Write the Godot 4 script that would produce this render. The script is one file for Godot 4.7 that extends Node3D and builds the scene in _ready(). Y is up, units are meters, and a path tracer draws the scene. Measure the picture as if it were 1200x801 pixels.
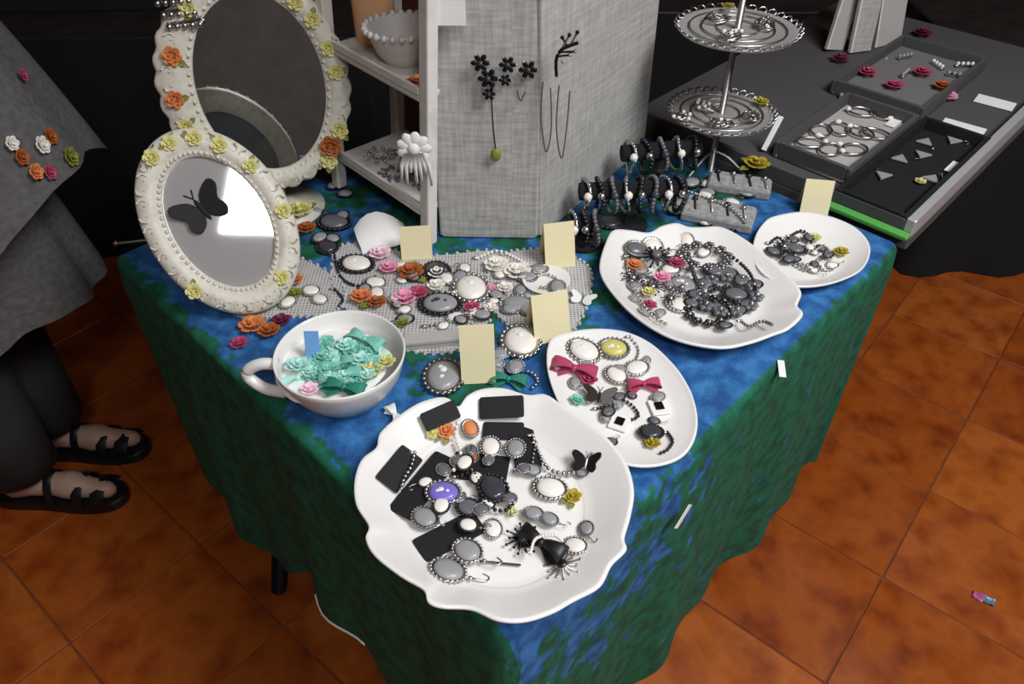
extends Node3D

# ---------------------------------------------------------------- viewing geometry
const FOCAL := 900.0
const EYE := Vector3(0, 1.55, 0)
const PITCH := 42.0
const TOP := 0.76
var NEAR := Vector3(-0.009, TOP, -0.397)
var WEST := Vector3(-0.704, TOP, -1.102)
var EAST := Vector3(0.701, TOP, -1.141)
var ALONG_E := Vector3(0.690, 0, -0.7237)
var ALONG_W := Vector3(-0.7016, 0, -0.7126)
var rng := RandomNumberGenerator.new()
var taken := {}
var M := {}
var unit := {}

func ray(u: float, v: float) -> Vector3:
	var x := (u - 600.0) / FOCAL
	var y := -(v - 400.5) / FOCAL
	var c := cos(deg_to_rad(PITCH))
	var s := sin(deg_to_rad(PITCH))
	return Vector3(x, y * c - s, -c - y * s)

func spot(u: float, v: float, h: float) -> Vector3:      # where the horizontal plane of height h lies along that line of sight
	var r := ray(u, v)
	return EYE + r * ((h - EYE.y) / r.y)

func on_plane(u: float, v: float, o: Vector3, n: Vector3) -> Vector3:
	var r := ray(u, v)
	return EYE + r * ((o - EYE).dot(n) / r.dot(n))

func per_px(p: Vector3) -> float:                        # metres a pixel covers at p
	var d := p - EYE
	return (-sin(deg_to_rad(PITCH)) * d.y - cos(deg_to_rad(PITCH)) * d.z) / FOCAL

# ---------------------------------------------------------------- naming and grouping
func numbered(called: String) -> String:
	var n: int = taken.get(called, 0)
	taken[called] = n + 1
	return called if n == 0 else "%s_%03d" % [called, n]

func tag(o: Node, label: String, category: String, group := "", kind := "") -> Node:
	if label: o.set_meta("label", label)
	if category: o.set_meta("category", category)
	if group: o.set_meta("group", group)
	if kind: o.set_meta("kind", kind)
	return o

func thing(called: String, label: String, category: String, at := Vector3.ZERO, turn := 0.0, group := "") -> Node3D:
	var o := Node3D.new()
	o.name = numbered(called)
	add_child(o)
	o.position = at
	o.rotation.y = turn
	tag(o, label, category, group)
	return o

func part(called: String, shape, m: Material, parent: Node, label := "") -> MeshInstance3D:
	var o := MeshInstance3D.new()
	o.name = called if parent != self else numbered(called)
	o.mesh = close(shape) if shape is SurfaceTool else shape
	o.material_override = m
	parent.add_child(o, true)
	if label: o.set_meta("label", label)
	return o

func structure(called: String, shape, m: Material) -> MeshInstance3D:
	var o := part(called, shape, m, self)
	o.set_meta("kind", "structure")
	return o

# ---------------------------------------------------------------- shapes
func open() -> SurfaceTool:
	var st := SurfaceTool.new()
	st.begin(Mesh.PRIMITIVE_TRIANGLES)
	st.set_smooth_group(0)
	return st

func close(st: SurfaceTool) -> ArrayMesh:
	st.generate_normals()
	st.index()
	return st.commit()

func quad(st: SurfaceTool, a: Vector3, b: Vector3, c: Vector3, d: Vector3) -> void:
	for p in [a, b, c, a, c, d]:
		st.add_vertex(p)

func sheet(st: SurfaceTool, rows: Array, wrap := false) -> void:
	for i in rows.size() - 1:
		var n: int = rows[i].size()
		for j in (n if wrap else n - 1):
			var k := (j + 1) % n
			quad(st, rows[i][j], rows[i][k], rows[i + 1][k], rows[i + 1][j])

func sheet_uv(st: SurfaceTool, rows: Array, uvs: Array, wrap := false) -> void:
	for i in rows.size() - 1:
		var n: int = rows[i].size()
		for j in (n if wrap else n - 1):
			var k := (j + 1) % n
			for q in [[i, j], [i, k], [i + 1, k], [i, j], [i + 1, k], [i + 1, j]]:
				st.set_uv(uvs[q[0]][q[1]])
				st.add_vertex(rows[q[0]][q[1]])

func lathe(st: SurfaceTool, prof: Array, n := 24, o := Vector3.ZERO, sx := 1.0, sz := 1.0) -> void:
	var rows := []
	for p in prof:
		var row := PackedVector3Array()
		for j in n:
			var a := TAU * j / n
			row.append(o + Vector3(cos(a) * p.x * sx, p.y, sin(a) * p.x * sz))
		rows.append(row)
	sheet(st, rows, true)

func ball(st: SurfaceTool, c: Vector3, r: Vector3, n := 8, m := 5, b := Basis()) -> void:
	var rows := []
	for i in m + 1:
		var t := PI * i / m
		var row := PackedVector3Array()
		for j in n:
			var a := TAU * j / n
			row.append(c + b * Vector3(r.x * sin(t) * cos(a), r.y * cos(t), r.z * sin(t) * sin(a)))
		rows.append(row)
	sheet(st, rows, true)

func dot(st: SurfaceTool, c: Vector3, r: float) -> void:
	ball(st, c, Vector3(r, r, r), 6, 4)

func tube(st: SurfaceTool, pts: Array, r: float, n := 6, closed := false, r_end := -1.0) -> void:
	var rows := []
	var m := pts.size()
	for i in (m + 1 if closed else m):
		var p: Vector3 = pts[i % m]
		var a: Vector3 = pts[(i - 1 + m) % m] if closed else pts[maxi(i - 1, 0)]
		var b: Vector3 = pts[(i + 1) % m] if closed else pts[mini(i + 1, m - 1)]
		var d := (b - a).normalized()
		var side := d.cross(Vector3.UP if absf(d.y) < 0.9 else Vector3.RIGHT).normalized()
		var up := side.cross(d)
		var rr := r if r_end < 0.0 else lerpf(r, r_end, float(i) / (m - 1))
		var row := PackedVector3Array()
		for j in n:
			var t := TAU * j / n
			row.append(p + side * cos(t) * rr + up * sin(t) * rr)
		rows.append(row)
	sheet(st, rows, true)
	if not closed:
		for e in [0, rows.size() - 1]:
			for j in range(1, n - 1):
				for k in [0, j, j + 1]:
					st.add_vertex(rows[e][k])

func rounded(w: float, d: float, r: float, k := 3) -> PackedVector2Array:
	var o := PackedVector2Array()
	for c in [[1, 1, 0], [-1, 1, 1], [-1, -1, 2], [1, -1, 3]]:
		for i in k + 1:
			var a: float = (c[2] + float(i) / k) * PI / 2
			o.append(Vector2(c[0] * (w / 2 - r) + cos(a) * r, c[1] * (d / 2 - r) + sin(a) * r))
	return o

func slab(st: SurfaceTool, outline: PackedVector2Array, y0: float, y1: float, b := 0.0, o := Vector3.ZERO, basis := Basis()) -> void:
	var c := Vector2.ZERO
	for p in outline: c += p / outline.size()
	var reach := 0.0
	for p in outline: reach = maxf(reach, (p - c).length())
	var f := 1.0 - b / reach
	var rows := []
	for q in ([[f, y0], [1.0, y0 + b], [1.0, y1 - b], [f, y1]] if b > 0.0 else [[1.0, y0], [1.0, y1]]):
		var row := PackedVector3Array()
		for p in outline:
			var e: Vector2 = c + (p - c) * q[0]
			row.append(o + basis * Vector3(e.x, q[1], e.y))
		rows.append(row)
	st.set_smooth_group(-1)
	sheet(st, rows, true)
	for e in [[0, y0], [rows.size() - 1, y1]]:
		var mid: Vector3 = o + basis * Vector3(c.x, e[1], c.y)
		var row: PackedVector3Array = rows[e[0]]
		for j in row.size():
			st.add_vertex(mid); st.add_vertex(row[j]); st.add_vertex(row[(j + 1) % row.size()])
	st.set_smooth_group(0)

func block(st: SurfaceTool, lo: Vector3, hi: Vector3, b := 0.0, basis := Basis(), o := Vector3.ZERO) -> void:
	var c := (lo + hi) / 2
	var w := hi.x - lo.x
	var d := hi.z - lo.z
	var flat := PackedVector2Array([Vector2(w / 2, d / 2), Vector2(-w / 2, d / 2), Vector2(-w / 2, -d / 2), Vector2(w / 2, -d / 2)])
	slab(st, flat if b == 0.0 else rounded(w, d, b, 2), lo.y, hi.y, b, o + basis * Vector3(c.x, 0, c.z), basis)

func smooth_loop(pts: Array, k: int) -> PackedVector2Array:          # closed Catmull-Rom through the points
	var o := PackedVector2Array()
	var n := pts.size()
	for i in n:
		for j in k:
			o.append(Vector2(pts[i]).cubic_interpolate(pts[(i + 1) % n], pts[(i - 1 + n) % n], pts[(i + 2) % n], float(j) / k))
	return o

func smooth_path(pts: Array, k: int) -> Array:
	var o := []
	var n := pts.size()
	for i in n - 1:
		for j in k:
			o.append(Vector3(pts[i]).cubic_interpolate(pts[i + 1], pts[maxi(i - 1, 0)], pts[mini(i + 2, n - 1)], float(j) / k))
	o.append(pts[n - 1])
	return o

# ---------------------------------------------------------------- materials
func rgb(r: float, g: float, b: float) -> Color:
	return Color(r / 255.0, g / 255.0, b / 255.0)

func mat(c: Color, rough := 0.6, metal := 0.0) -> StandardMaterial3D:
	var m := StandardMaterial3D.new()
	m.albedo_color = c
	m.roughness = rough
	m.metallic = metal
	m.cull_mode = BaseMaterial3D.CULL_DISABLED
	return m

func noise_tex(freq: float, ramp: Array, size := 256, octaves := 4, sd := 1, kind := FastNoiseLite.TYPE_SIMPLEX_SMOOTH) -> NoiseTexture2D:
	var f := FastNoiseLite.new()
	f.seed = sd
	f.noise_type = kind
	f.frequency = freq
	f.fractal_octaves = octaves
	var t := NoiseTexture2D.new()
	t.width = size
	t.height = size
	t.seamless = true
	t.noise = f
	var g := Gradient.new()
	g.offsets = PackedFloat32Array(range(ramp.size()).map(func(i): return float(i) / (ramp.size() - 1)))
	g.colors = PackedColorArray(ramp)
	t.color_ramp = g
	return t

func grained(m: StandardMaterial3D, tex: Texture2D, per_metre: float) -> StandardMaterial3D:
	m.albedo_texture = tex
	m.uv1_triplanar = true
	m.uv1_world_triplanar = true
	m.uv1_scale = Vector3.ONE * per_metre
	return m

func make_materials() -> void:
	var w := Color.WHITE
	M.porcelain = mat(rgb(236, 233, 226), 0.22)
	M.porcelain.clearcoat_enabled = true
	M.porcelain.clearcoat = 0.5
	M.ivory = grained(mat(rgb(220, 215, 200), 0.45), noise_tex(0.02, [rgb(205, 200, 186), w, rgb(236, 234, 226)], 256, 4, 3), 7.0)
	M.white_wood = grained(mat(rgb(226, 222, 214), 0.55), noise_tex(0.01, [rgb(220, 216, 208), w, rgb(240, 236, 230)], 256, 5, 4), 4.0)
	M.linen = linen_material(rgb(206, 203, 195), 5)
	M.silver = mat(rgb(196, 194, 190), 0.28, 1.0)
	M.dull_silver = mat(rgb(150, 148, 144), 0.4, 1.0)
	M.pewter = mat(rgb(186, 184, 180), 0.42, 0.4)
	M.gunmetal = mat(rgb(72, 70, 72), 0.35, 0.9)
	M.black_metal = mat(rgb(22, 21, 22), 0.35, 0.4)
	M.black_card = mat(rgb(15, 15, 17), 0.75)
	M.black_velvet = mat(rgb(13, 13, 15), 0.95)
	M.black_cloth = grained(mat(rgb(13, 13, 15), 0.95), noise_tex(0.03, [rgb(190, 190, 190), w], 256, 4, 6), 3.0)
	M.black_leather = mat(rgb(17, 16, 17), 0.42)
	M.charcoal = mat(rgb(76, 74, 74), 0.8)
	M.mid_grey = mat(rgb(112, 110, 108), 0.85)
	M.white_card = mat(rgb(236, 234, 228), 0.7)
	M.grey_card = mat(rgb(176, 172, 166), 0.7)
	M.cream_card = mat(rgb(238, 226, 180), 0.75)
	M.cream_card.backlight_enabled = true
	M.cream_card.backlight = rgb(90, 80, 40)
	M.peach = mat(rgb(244, 190, 142), 0.6)
	M.blue_card = mat(rgb(112, 166, 220), 0.6)
	M.turquoise = grained(mat(rgb(140, 214, 194), 0.5), noise_tex(0.03, [rgb(200, 214, 210), w], 128, 3, 8), 12.0)
	M.pale_turquoise = mat(rgb(182, 232, 218), 0.5)
	M.teal = mat(rgb(44, 128, 106), 0.5)
	M.yellow = mat(rgb(212, 206, 128), 0.5)
	M.mustard = mat(rgb(170, 152, 42), 0.45)
	M.olive = mat(rgb(128, 132, 48), 0.55)
	M.orange = mat(rgb(214, 128, 70), 0.55)
	M.rust = mat(rgb(166, 88, 38), 0.55)
	M.brown = mat(rgb(120, 64, 26), 0.5)
	M.pink = mat(rgb(232, 152, 178), 0.55)
	M.pale_pink = mat(rgb(248, 208, 220), 0.55)
	M.rose_red = mat(rgb(176, 66, 98), 0.5)
	M.plum = mat(rgb(110, 32, 62), 0.5)
	M.violet = mat(rgb(124, 112, 200), 0.3)
	M.cream_stone = mat(rgb(238, 232, 220), 0.35)
	M.grey_stone = mat(rgb(150, 150, 150), 0.3)
	M.dark_stone = mat(rgb(62, 62, 66), 0.2)
	M.smoke_stone = mat(rgb(104, 104, 108), 0.25)
	M.yellow_stone = mat(rgb(206, 196, 112), 0.3)
	M.mirror = mat(rgb(206, 208, 208), 0.015, 1.0)
	M.worn_mirror = mat(rgb(200, 200, 198), 0.035, 0.5)
	M.lace = mat(rgb(232, 230, 224), 0.8)
	var li := Image.create(256, 256, false, Image.FORMAT_RGB8)
	for y in 256:
		for x in 256:
			var g := absf(sin(x * PI / 16.0) * sin(y * PI / 16.0))
			var f := 0.5 + 0.5 * sin(x * PI / 64.0) * sin(y * PI / 64.0)
			var k := 1.0 - 0.42 * smoothstep(0.35, 0.8, g) * (0.5 + 0.5 * f)
			li.set_pixel(x, y, Color(k, k, k))
	M.grey_lace = grained(mat(rgb(196, 194, 190), 0.9), ImageTexture.create_from_image(li), 11.0)
	M.grey_cloth = grained(mat(rgb(178, 176, 172), 0.9), noise_tex(0.05, [rgb(180, 180, 180), w], 256, 4, 9), 5.0)
	M.dark_wood = grained(mat(rgb(44, 38, 34), 0.6), noise_tex(0.01, [rgb(160, 160, 160), w], 256, 4, 10), 3.0)
	M.aluminium = mat(rgb(186, 186, 184), 0.4, 0.3)
	M.glass = mat(Color(1, 1, 1, 0.08), 0.03)
	M.glass.transparency = BaseMaterial3D.TRANSPARENCY_ALPHA
	M.green_tape = mat(rgb(84, 164, 72), 0.6)
	M.tag_yellow = mat(rgb(214, 204, 96), 0.6)
	M.skin = mat(rgb(168, 136, 118), 0.55)
	M.hair = mat(rgb(40, 28, 22), 0.5)

func linen_material(c: Color, sd: int) -> StandardMaterial3D:
	var im := Image.create(256, 256, false, Image.FORMAT_RGB8)
	var f := FastNoiseLite.new()
	f.seed = sd
	f.frequency = 0.03
	for y in 256:
		for x in 256:
			var thread := 0.5 + 0.25 * sin(x * TAU / 4.0) + 0.25 * sin(y * TAU / 4.0)
			var slub := f.get_noise_2d(x * 0.3, y * 3.0) * 0.5 + f.get_noise_2d(x * 3.0 + 900, y * 0.3) * 0.5
			var k := clampf(0.78 + 0.12 * thread + 0.22 * slub, 0.0, 1.0)
			im.set_pixel(x, y, Color(k, k, k))
	var m := mat(c, 0.9)
	m = grained(m, ImageTexture.create_from_image(im), 5.0)
	return m

# ---------------------------------------------------------------- start
func _ready() -> void:
	rng.seed = 7
	camera_and_light()
	make_materials()
	room()
	sale_table()
	back_furniture()
	side_table()
	tall_displays()
	crockery()
	cup_contents()
	front_plate_pieces()
	oval_dish_pieces()
	shell_dish_pieces()
	small_plate_pieces()
	middle_pieces()
	bracelet_bars()
	price_cards()
	shopper()

func panel_light(called: String, label: String, at: Vector3, w: float, d: float, energy: float, tint: Color) -> void:
	var t := thing(called, label, "lamp", at)
	var st := open()
	block(st, Vector3(-w / 2 - 0.03, 0.0, -d / 2 - 0.03), Vector3(w / 2 + 0.03, 0.06, d / 2 + 0.03), 0.01)
	part("housing", st, mat(rgb(220, 220, 220), 0.5), t)
	st = open()
	block(st, Vector3(-w / 2, -0.012, -d / 2), Vector3(w / 2, -0.001, d / 2))
	var glow := mat(rgb(240, 240, 236), 0.5)
	glow.emission_enabled = true
	glow.emission = tint
	glow.emission_energy_multiplier = 2.4
	part("diffuser", st, glow, t)
	var l := AreaLight3D.new()
	l.name = "panel_glow"
	l.area_size = Vector2(w, d)
	l.light_energy = energy
	l.light_color = tint
	l.area_range = 14.0
	l.shadow_enabled = true
	t.add_child(l, true)
	l.position = Vector3(0, -0.02, 0)
	l.rotation_degrees = Vector3(-90, 0, 0)

func camera_and_light() -> void:
	var cam := Camera3D.new()
	cam.name = "camera"
	cam.fov = rad_to_deg(2.0 * atan(400.5 / FOCAL))
	cam.position = EYE
	cam.rotation_degrees = Vector3(-PITCH, 0, 0)
	cam.near = 0.05
	add_child(cam)
	cam.current = true
	var env := Environment.new()
	env.background_mode = Environment.BG_COLOR
	env.background_color = Color.BLACK
	env.tonemap_mode = Environment.TONE_MAPPER_LINEAR
	env.tonemap_exposure = 0.95
	env.sdfgi_enabled = true
	env.ssao_enabled = true
	env.ssil_enabled = true
	var we := WorldEnvironment.new()
	we.name = "surroundings"
	we.environment = env
	add_child(we)
	panel_light("ceiling_panel", "large white ceiling light panel over the aisle beside the table", Vector3(1.35, 2.94, 0.0), 1.0, 1.0, 8.0, rgb(246, 249, 255))
	panel_light("ceiling_panel", "small white ceiling light panel over where the photographer stands", Vector3(0.38, 2.94, 1.16), 0.6, 0.56, 3.2, rgb(246, 249, 255))

# ---------------------------------------------------------------- room
func room() -> void:
	var st := open()
	block(st, Vector3(-4, -0.12, -5), Vector3(4, -0.0022, 3))
	var fl := structure("floor", st, grained(mat(rgb(122, 64, 26), 0.8), noise_tex(0.03, [rgb(200, 190, 180), Color.WHITE], 256, 4, 20), 3.0))
	# terracotta tiles, laid diagonally
	var tints := [[rgb(140, 66, 18), rgb(158, 80, 26), rgb(114, 44, 9)], [rgb(134, 62, 16), rgb(150, 74, 23), rgb(106, 40, 8)], [rgb(146, 72, 22), rgb(166, 88, 32), rgb(120, 50, 12)]]
	var tile_mats := []
	for i in 3:
		var m := grained(mat(Color.WHITE, 0.36), noise_tex(0.012, [tints[i][2], tints[i][0], tints[i][1], tints[i][0]], 512, 5, 30 + i), 1.3)
		m.roughness_texture = noise_tex(0.01, [Color(0.55, 0.55, 0.55), Color.WHITE], 256, 4, 40 + i)
		m.roughness = 0.5
		tile_mats.append(m)
	var side := 0.313
	var gap := 0.0036
	st = open()
	slab(st, rounded(side - gap, side - gap, 0.004, 1), -0.012, 0.0, 0.0015)
	var tile := close(st)
	var ang := deg_to_rad(40)
	var d := Vector3(cos(ang), 0, sin(ang))
	var e := Vector3(-sin(ang), 0, cos(ang))
	var rest := open()
	for i in range(-20, 21):
		for j in range(-20, 21):
			var p := d * (0.04 + (i + 0.5) * side) + e * (-0.31 + (j + 0.5) * side)
			if absf(p.x) > 3.72 or p.z < -4.72 or p.z > 2.72: continue
			var near_view := p.z < -0.15 and p.z > -3.1 and absf(p.x) < 0.75 - 0.72 * p.z
			if near_view:
				var o := part("tile", tile, tile_mats[rng.randi() % 3], fl)
				o.position = p + Vector3(0, rng.randf_range(-0.0008, 0.0008), 0)
				o.rotation.y = -ang + [0.0, PI / 2, PI, -PI / 2][rng.randi() % 4] + rng.randf_range(-0.004, 0.004)
			else:
				slab(rest, rounded(side - gap, side - gap, 0.004, 1), -0.012, 0.0, 0.0, p, Basis(Vector3.UP, -ang))
	var far := part("tile_expanse", rest, tile_mats[0], fl)
	far.set_meta("kind", "stuff")
	var wallm := grained(mat(rgb(96, 90, 84), 0.9), noise_tex(0.02, [rgb(225, 225, 225), Color.WHITE], 256, 4, 50), 1.0)
	for w in [["wall_back", Vector3(-4, -0.12, -5.15), Vector3(4, 3.1, -5)], ["wall_front", Vector3(-4, -0.12, 3), Vector3(4, 3.1, 3.15)], ["wall_left", Vector3(-4.15, -0.12, -5.15), Vector3(-4, 3.1, 3.15)], ["wall_right", Vector3(4, -0.12, -5.15), Vector3(4.15, 3.1, 3.15)]]:
		st = open()
		block(st, w[1], w[2])
		structure(w[0], st, wallm)
	st = open()
	block(st, Vector3(-4.15, 3.0, -5.15), Vector3(4.15, 3.12, 3.15))
	structure("ceiling", st, mat(rgb(228, 226, 220), 0.9))
	# wrapper dropped on the floor
	var t := thing("candy_wrapper", "small crumpled pink and blue wrapper lying on the terracotta floor", "wrapper", spot(1152, 702, 0.0) + Vector3(0, 0.0005, 0), -0.6)
	for k in 2:
		st = open()
		var rows := []
		for i in 5:
			var row := PackedVector3Array()
			for j in 4:
				row.append(Vector3(-0.022 + 0.022 * k + i * 0.0055, 0.001 + rng.randf() * 0.007, -0.009 + j * 0.006 + rng.randf_range(-0.002, 0.002)))
			rows.append(row)
		sheet(st, rows)
		part("foil", st, mat([rgb(178, 86, 140), rgb(96, 130, 150)][k], 0.35, 0.2), t)

# ---------------------------------------------------------------- the table and its cloth
func cloth_point(s: float, t: float) -> Vector3:
	return NEAR + (EAST - NEAR) * s + (WEST - NEAR) * t

func cloth_texture() -> ImageTexture:
	var n := 900
	var im := Image.create(n, n, false, Image.FORMAT_RGB8)
	var a := FastNoiseLite.new()
	a.seed = 11
	a.frequency = 1.0
	a.fractal_octaves = 3
	var b := FastNoiseLite.new()
	b.seed = 12
	b.frequency = 1.0
	b.fractal_octaves = 2
	var deep_blue := rgb(18, 78, 138)
	var blue := rgb(56, 124, 184)
	var green := rgb(8, 104, 72)
	var deep_green := rgb(2, 66, 42)
	for y in n:
		for x in n:
			var s := x * 2.4 / n - 0.7
			var t := y * 2.4 / n - 0.7
			var bias := -0.25
			if t < 0.0:
				bias = -0.34 + 0.46 * smoothstep(0.55, 0.2, s) * smoothstep(-0.42, -0.12, t) if s > 0.0 else -0.4
			elif s < 0.0:
				bias = -0.42
			else:
				bias = maxf(maxf(0.5 * smoothstep(0.0, 0.03, s) * smoothstep(0.2, 0.12, s), 0.42 * smoothstep(0.3, 0.2, t)), -0.2)
			var v := bias + 0.55 * a.get_noise_2d(s * 11.0, t * 11.0) + 0.35 * a.get_noise_2d(s * 32.0 + 50, t * 32.0)
			var w := 0.5 + 0.9 * b.get_noise_2d(s * 24.0, t * 24.0) + 0.35 * b.get_noise_2d(s * 130.0, t * 130.0)
			var cb := deep_blue.lerp(blue, clampf(w, 0, 1))
			var cg := deep_green.lerp(green, clampf(w + 0.25, 0, 1))
			var c := cg.lerp(cb, smoothstep(-0.06, 0.1, v))
			var weave := 0.93 + 0.07 * (sin(x * 2.1) * sin(y * 2.1)) + 0.05 * b.get_noise_2d(x * 0.4, y * 0.4)
			im.set_pixel(x, y, Color(c.r * weave, c.g * weave, c.b * weave))
	return ImageTexture.create_from_image(im)

func sale_table() -> void:
	var mid := cloth_point(0.5, 0.5)
	var t := thing("trestle_table", "square trestle table with black legs under the blue and green cloth", "table", Vector3(mid.x, 0, mid.z))
	var st := open()
	var o := PackedVector2Array()
	for q in [[0.012, 0.012], [0.988, 0.012], [0.988, 0.988], [0.012, 0.988]]:
		var p := cloth_point(q[0], q[1]) - mid
		o.append(Vector2(p.x, p.z))
	slab(st, o, 0.725, 0.756, 0.004)
	part("tabletop", st, M.dark_wood, t)
	for f in [Vector3(-0.518, 0, -0.902), Vector3(0.02, 0, -0.6), Vector3(0.34, 0, -1.25), Vector3(-0.2, 0, -1.5)]:
		st = open()
		tube(st, [Vector3(f.x - mid.x, 0.0, f.z - mid.z), Vector3((f.x - mid.x) * 0.72, 0.73, (f.z - mid.z) * 0.72)], 0.017, 10)
		part("leg", st, M.black_metal, t)
	# the cloth: a flat top and a hanging skirt
	var c := thing("tablecloth", "blue and green tie-dyed tablecloth hanging over the square sale table", "tablecloth", Vector3(mid.x, 0, mid.z))
	var ring := []          # [position in (s,t), outward in (s,t), corner weight]
	var corners := [[0.0, 0.0, -1, -1], [1.0, 0.0, 1, -1], [1.0, 1.0, 1, 1], [0.0, 1.0, -1, 1]]
	var rc := 0.022
	for k in 4:
		var cc: Array = corners[k]
		var nx: Array = corners[(k + 1) % 4]
		var base := Vector2(cc[0] - cc[2] * rc, cc[1] - cc[3] * rc)
		var into := Vector2([0, 1, 0, -1][k], [-1, 0, 1, 0][k])      # outward along the side that follows
		var before := Vector2([-1, 0, 1, 0][k], [0, -1, 0, 1][k])
		for i in 7:
			var out := before.slerp(into, i / 6.0).normalized()
			ring.append([base + out * rc, out, 1.0 - absf(i - 3) / 3.0])
		var end := Vector2(nx[0] - nx[2] * rc, nx[1] - nx[3] * rc) + into * rc
		for i in range(1, 48):
			ring.append([(base + into * rc).lerp(end, i / 48.0), into, 0.0])
	var es := (EAST - NEAR)
	var ws := (WEST - NEAR)
	var rows := []
	var uvs := []
	for k in 19:
		var row := PackedVector3Array()
		var uv := PackedVector2Array()
		for q in ring:
			var st2: Vector2 = q[0]
			var out: Vector2 = q[1]
			var world_out := (es * out.x + ws * out.y).normalized()
			var hem := 0.165
			if out.x < -0.7: hem = 0.165 + 0.12 * smoothstep(0.66, 0.5, st2.y) * smoothstep(0.24, 0.34, st2.y) - 0.03 * smoothstep(0.22, 0.05, st2.y)
			elif out.y < -0.7: hem = 0.165 - 0.03 * smoothstep(0.5, 0.2, st2.x)
			var p := cloth_point(st2.x, st2.y)
			var r := 0.012
			var drop := 0.0
			var off := 0.0
			if k < 5:
				var a := k / 4.0 * PI / 2
				off = r * sin(a) - r
				drop = r * (1 - cos(a))
			else:
				var f := (k - 4) / 14.0
				drop = lerpf(r, TOP - hem, f)
				var along := st2.x * 1.03 + st2.y * 0.99
				off = f * (0.012 * sin(along * 17.0 + 1.0) + 0.008 * sin(along * 37.0 + out.x * 2.0)) * (1.0 - q[2]) + 0.004 + f * 0.006
			p += world_out * off
			row.append(Vector3(p.x - mid.x, TOP - drop, p.z - mid.z))
			var un := st2 + out * (drop + off * 0.2)
			uv.append(Vector2((un.x + 0.7) / 2.4, (un.y + 0.7) / 2.4))
		rows.append(row)
		uvs.append(uv)
	var m := mat(Color.WHITE, 0.85)
	m.albedo_texture = cloth_texture()
	st = open()
	sheet_uv(st, rows, uvs, true)
	part("skirt", st, m, c)
	var hem_row: PackedVector3Array = rows[rows.size() - 1]
	# the flat top, fan of rings shrinking to the middle
	st = open()
	rows.resize(1)
	uvs.resize(1)
	for f in [0.6, 0.2, 0.0]:
		var row := PackedVector3Array()
		var uv := PackedVector2Array()
		for j in ring.size():
			row.append(Vector3(rows[0][j].x * f, TOP, rows[0][j].z * f))
			uv.append(Vector2(0.5, 0.5).lerp(uvs[0][j], f) if false else uvs[0][j].lerp(Vector2(1.2 / 2.4, 1.2 / 2.4), 1.0 - f))
		rows.append(row)
		uvs.append(uv)
	sheet_uv(st, rows, uvs, true)
	part("top_panel", st, m, c)
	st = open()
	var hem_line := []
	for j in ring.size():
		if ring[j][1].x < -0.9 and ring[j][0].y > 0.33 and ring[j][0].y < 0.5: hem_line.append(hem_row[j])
	tube(st, hem_line, 0.0028, 6)  # pale tube paints the light caught by this stretch of hem edge
	part("hem_glint", st, M.white_card, c, "pale line painted for light caught on the raised hem")
	# paper slips lying on the cloth
	var slips := [[916, 432, 0.010, 0.036, 100.0, "narrow white paper slip at the cloth edge below the shell dish"]]
	for q in slips:
		var s := thing("paper_slip", q[5], "slip", spot(q[0], q[1], TOP + 0.001), deg_to_rad(-q[4]))
		st = open()
		block(st, Vector3(-q[3] / 2, 0, -q[2] / 2), Vector3(q[3] / 2, 0.0012, q[2] / 2), 0.0003)
		part("paper", st, M.white_card, s)
	var face := (ws.cross(Vector3.UP)).normalized()
	var pinned := on_plane(785, 594, NEAR + Vector3(0, 0, 0), es.cross(Vector3.UP).normalized())
	var pn := es.cross(Vector3.UP).normalized()
	if pn.z < 0: pn = -pn
	var ps := thing("pinned_label", "small white label pinned aslant to the hanging cloth", "label", pinned + pn * 0.022)
	ps.basis = Basis(es.normalized(), Vector3.UP, es.normalized().cross(Vector3.UP)) * Basis(Vector3(0, 0, 1), 0.75)
	st = open()
	block(st, Vector3(-0.019, -0.006, -0.0006), Vector3(0.019, 0.006, 0.0006))
	part("paper", st, M.white_card, ps)

# ---------------------------------------------------------------- dark furniture behind
func skirted(called: String, label: String, lo: Vector3, hi: Vector3) -> void:
	var c := (lo + hi) / 2
	var t := thing(called, label, "table", Vector3(c.x, 0, c.z))
	var st := open()
	block(st, Vector3(lo.x - c.x, hi.y - 0.03, lo.z - c.z), Vector3(hi.x - c.x, hi.y, hi.z - c.z), 0.006)
	part("tabletop", st, M.dark_wood, t)
	st = open()
	var rows := []
	for k in 3:
		var row := PackedVector3Array()
		var w := hi.x - lo.x
		var d := hi.z - lo.z
		for i in 120:
			var f := i / 120.0 * 2 * (w + d)
			var p := Vector2(-w / 2 + f, d / 2)
			var n := Vector2(0, 1)
			if f > w and f <= w + d:
				p = Vector2(w / 2, d / 2 - (f - w)); n = Vector2(1, 0)
			elif f > w + d and f <= 2 * w + d:
				p = Vector2(w / 2 - (f - w - d), -d / 2); n = Vector2(0, -1)
			elif f > 2 * w + d:
				p = Vector2(-w / 2, -d / 2 + (f - 2 * w - d)); n = Vector2(-1, 0)
			p += n * (0.006 + k * 0.009 * (1.0 + sin(f * 24.0)))
			row.append(Vector3(p.x, [hi.y - 0.002, hi.y * 0.5, lo.y + 0.004][k], p.y))
		rows.append(row)
	sheet(st, rows, true)
	part("skirt", st, M.black_cloth, t)

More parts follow.
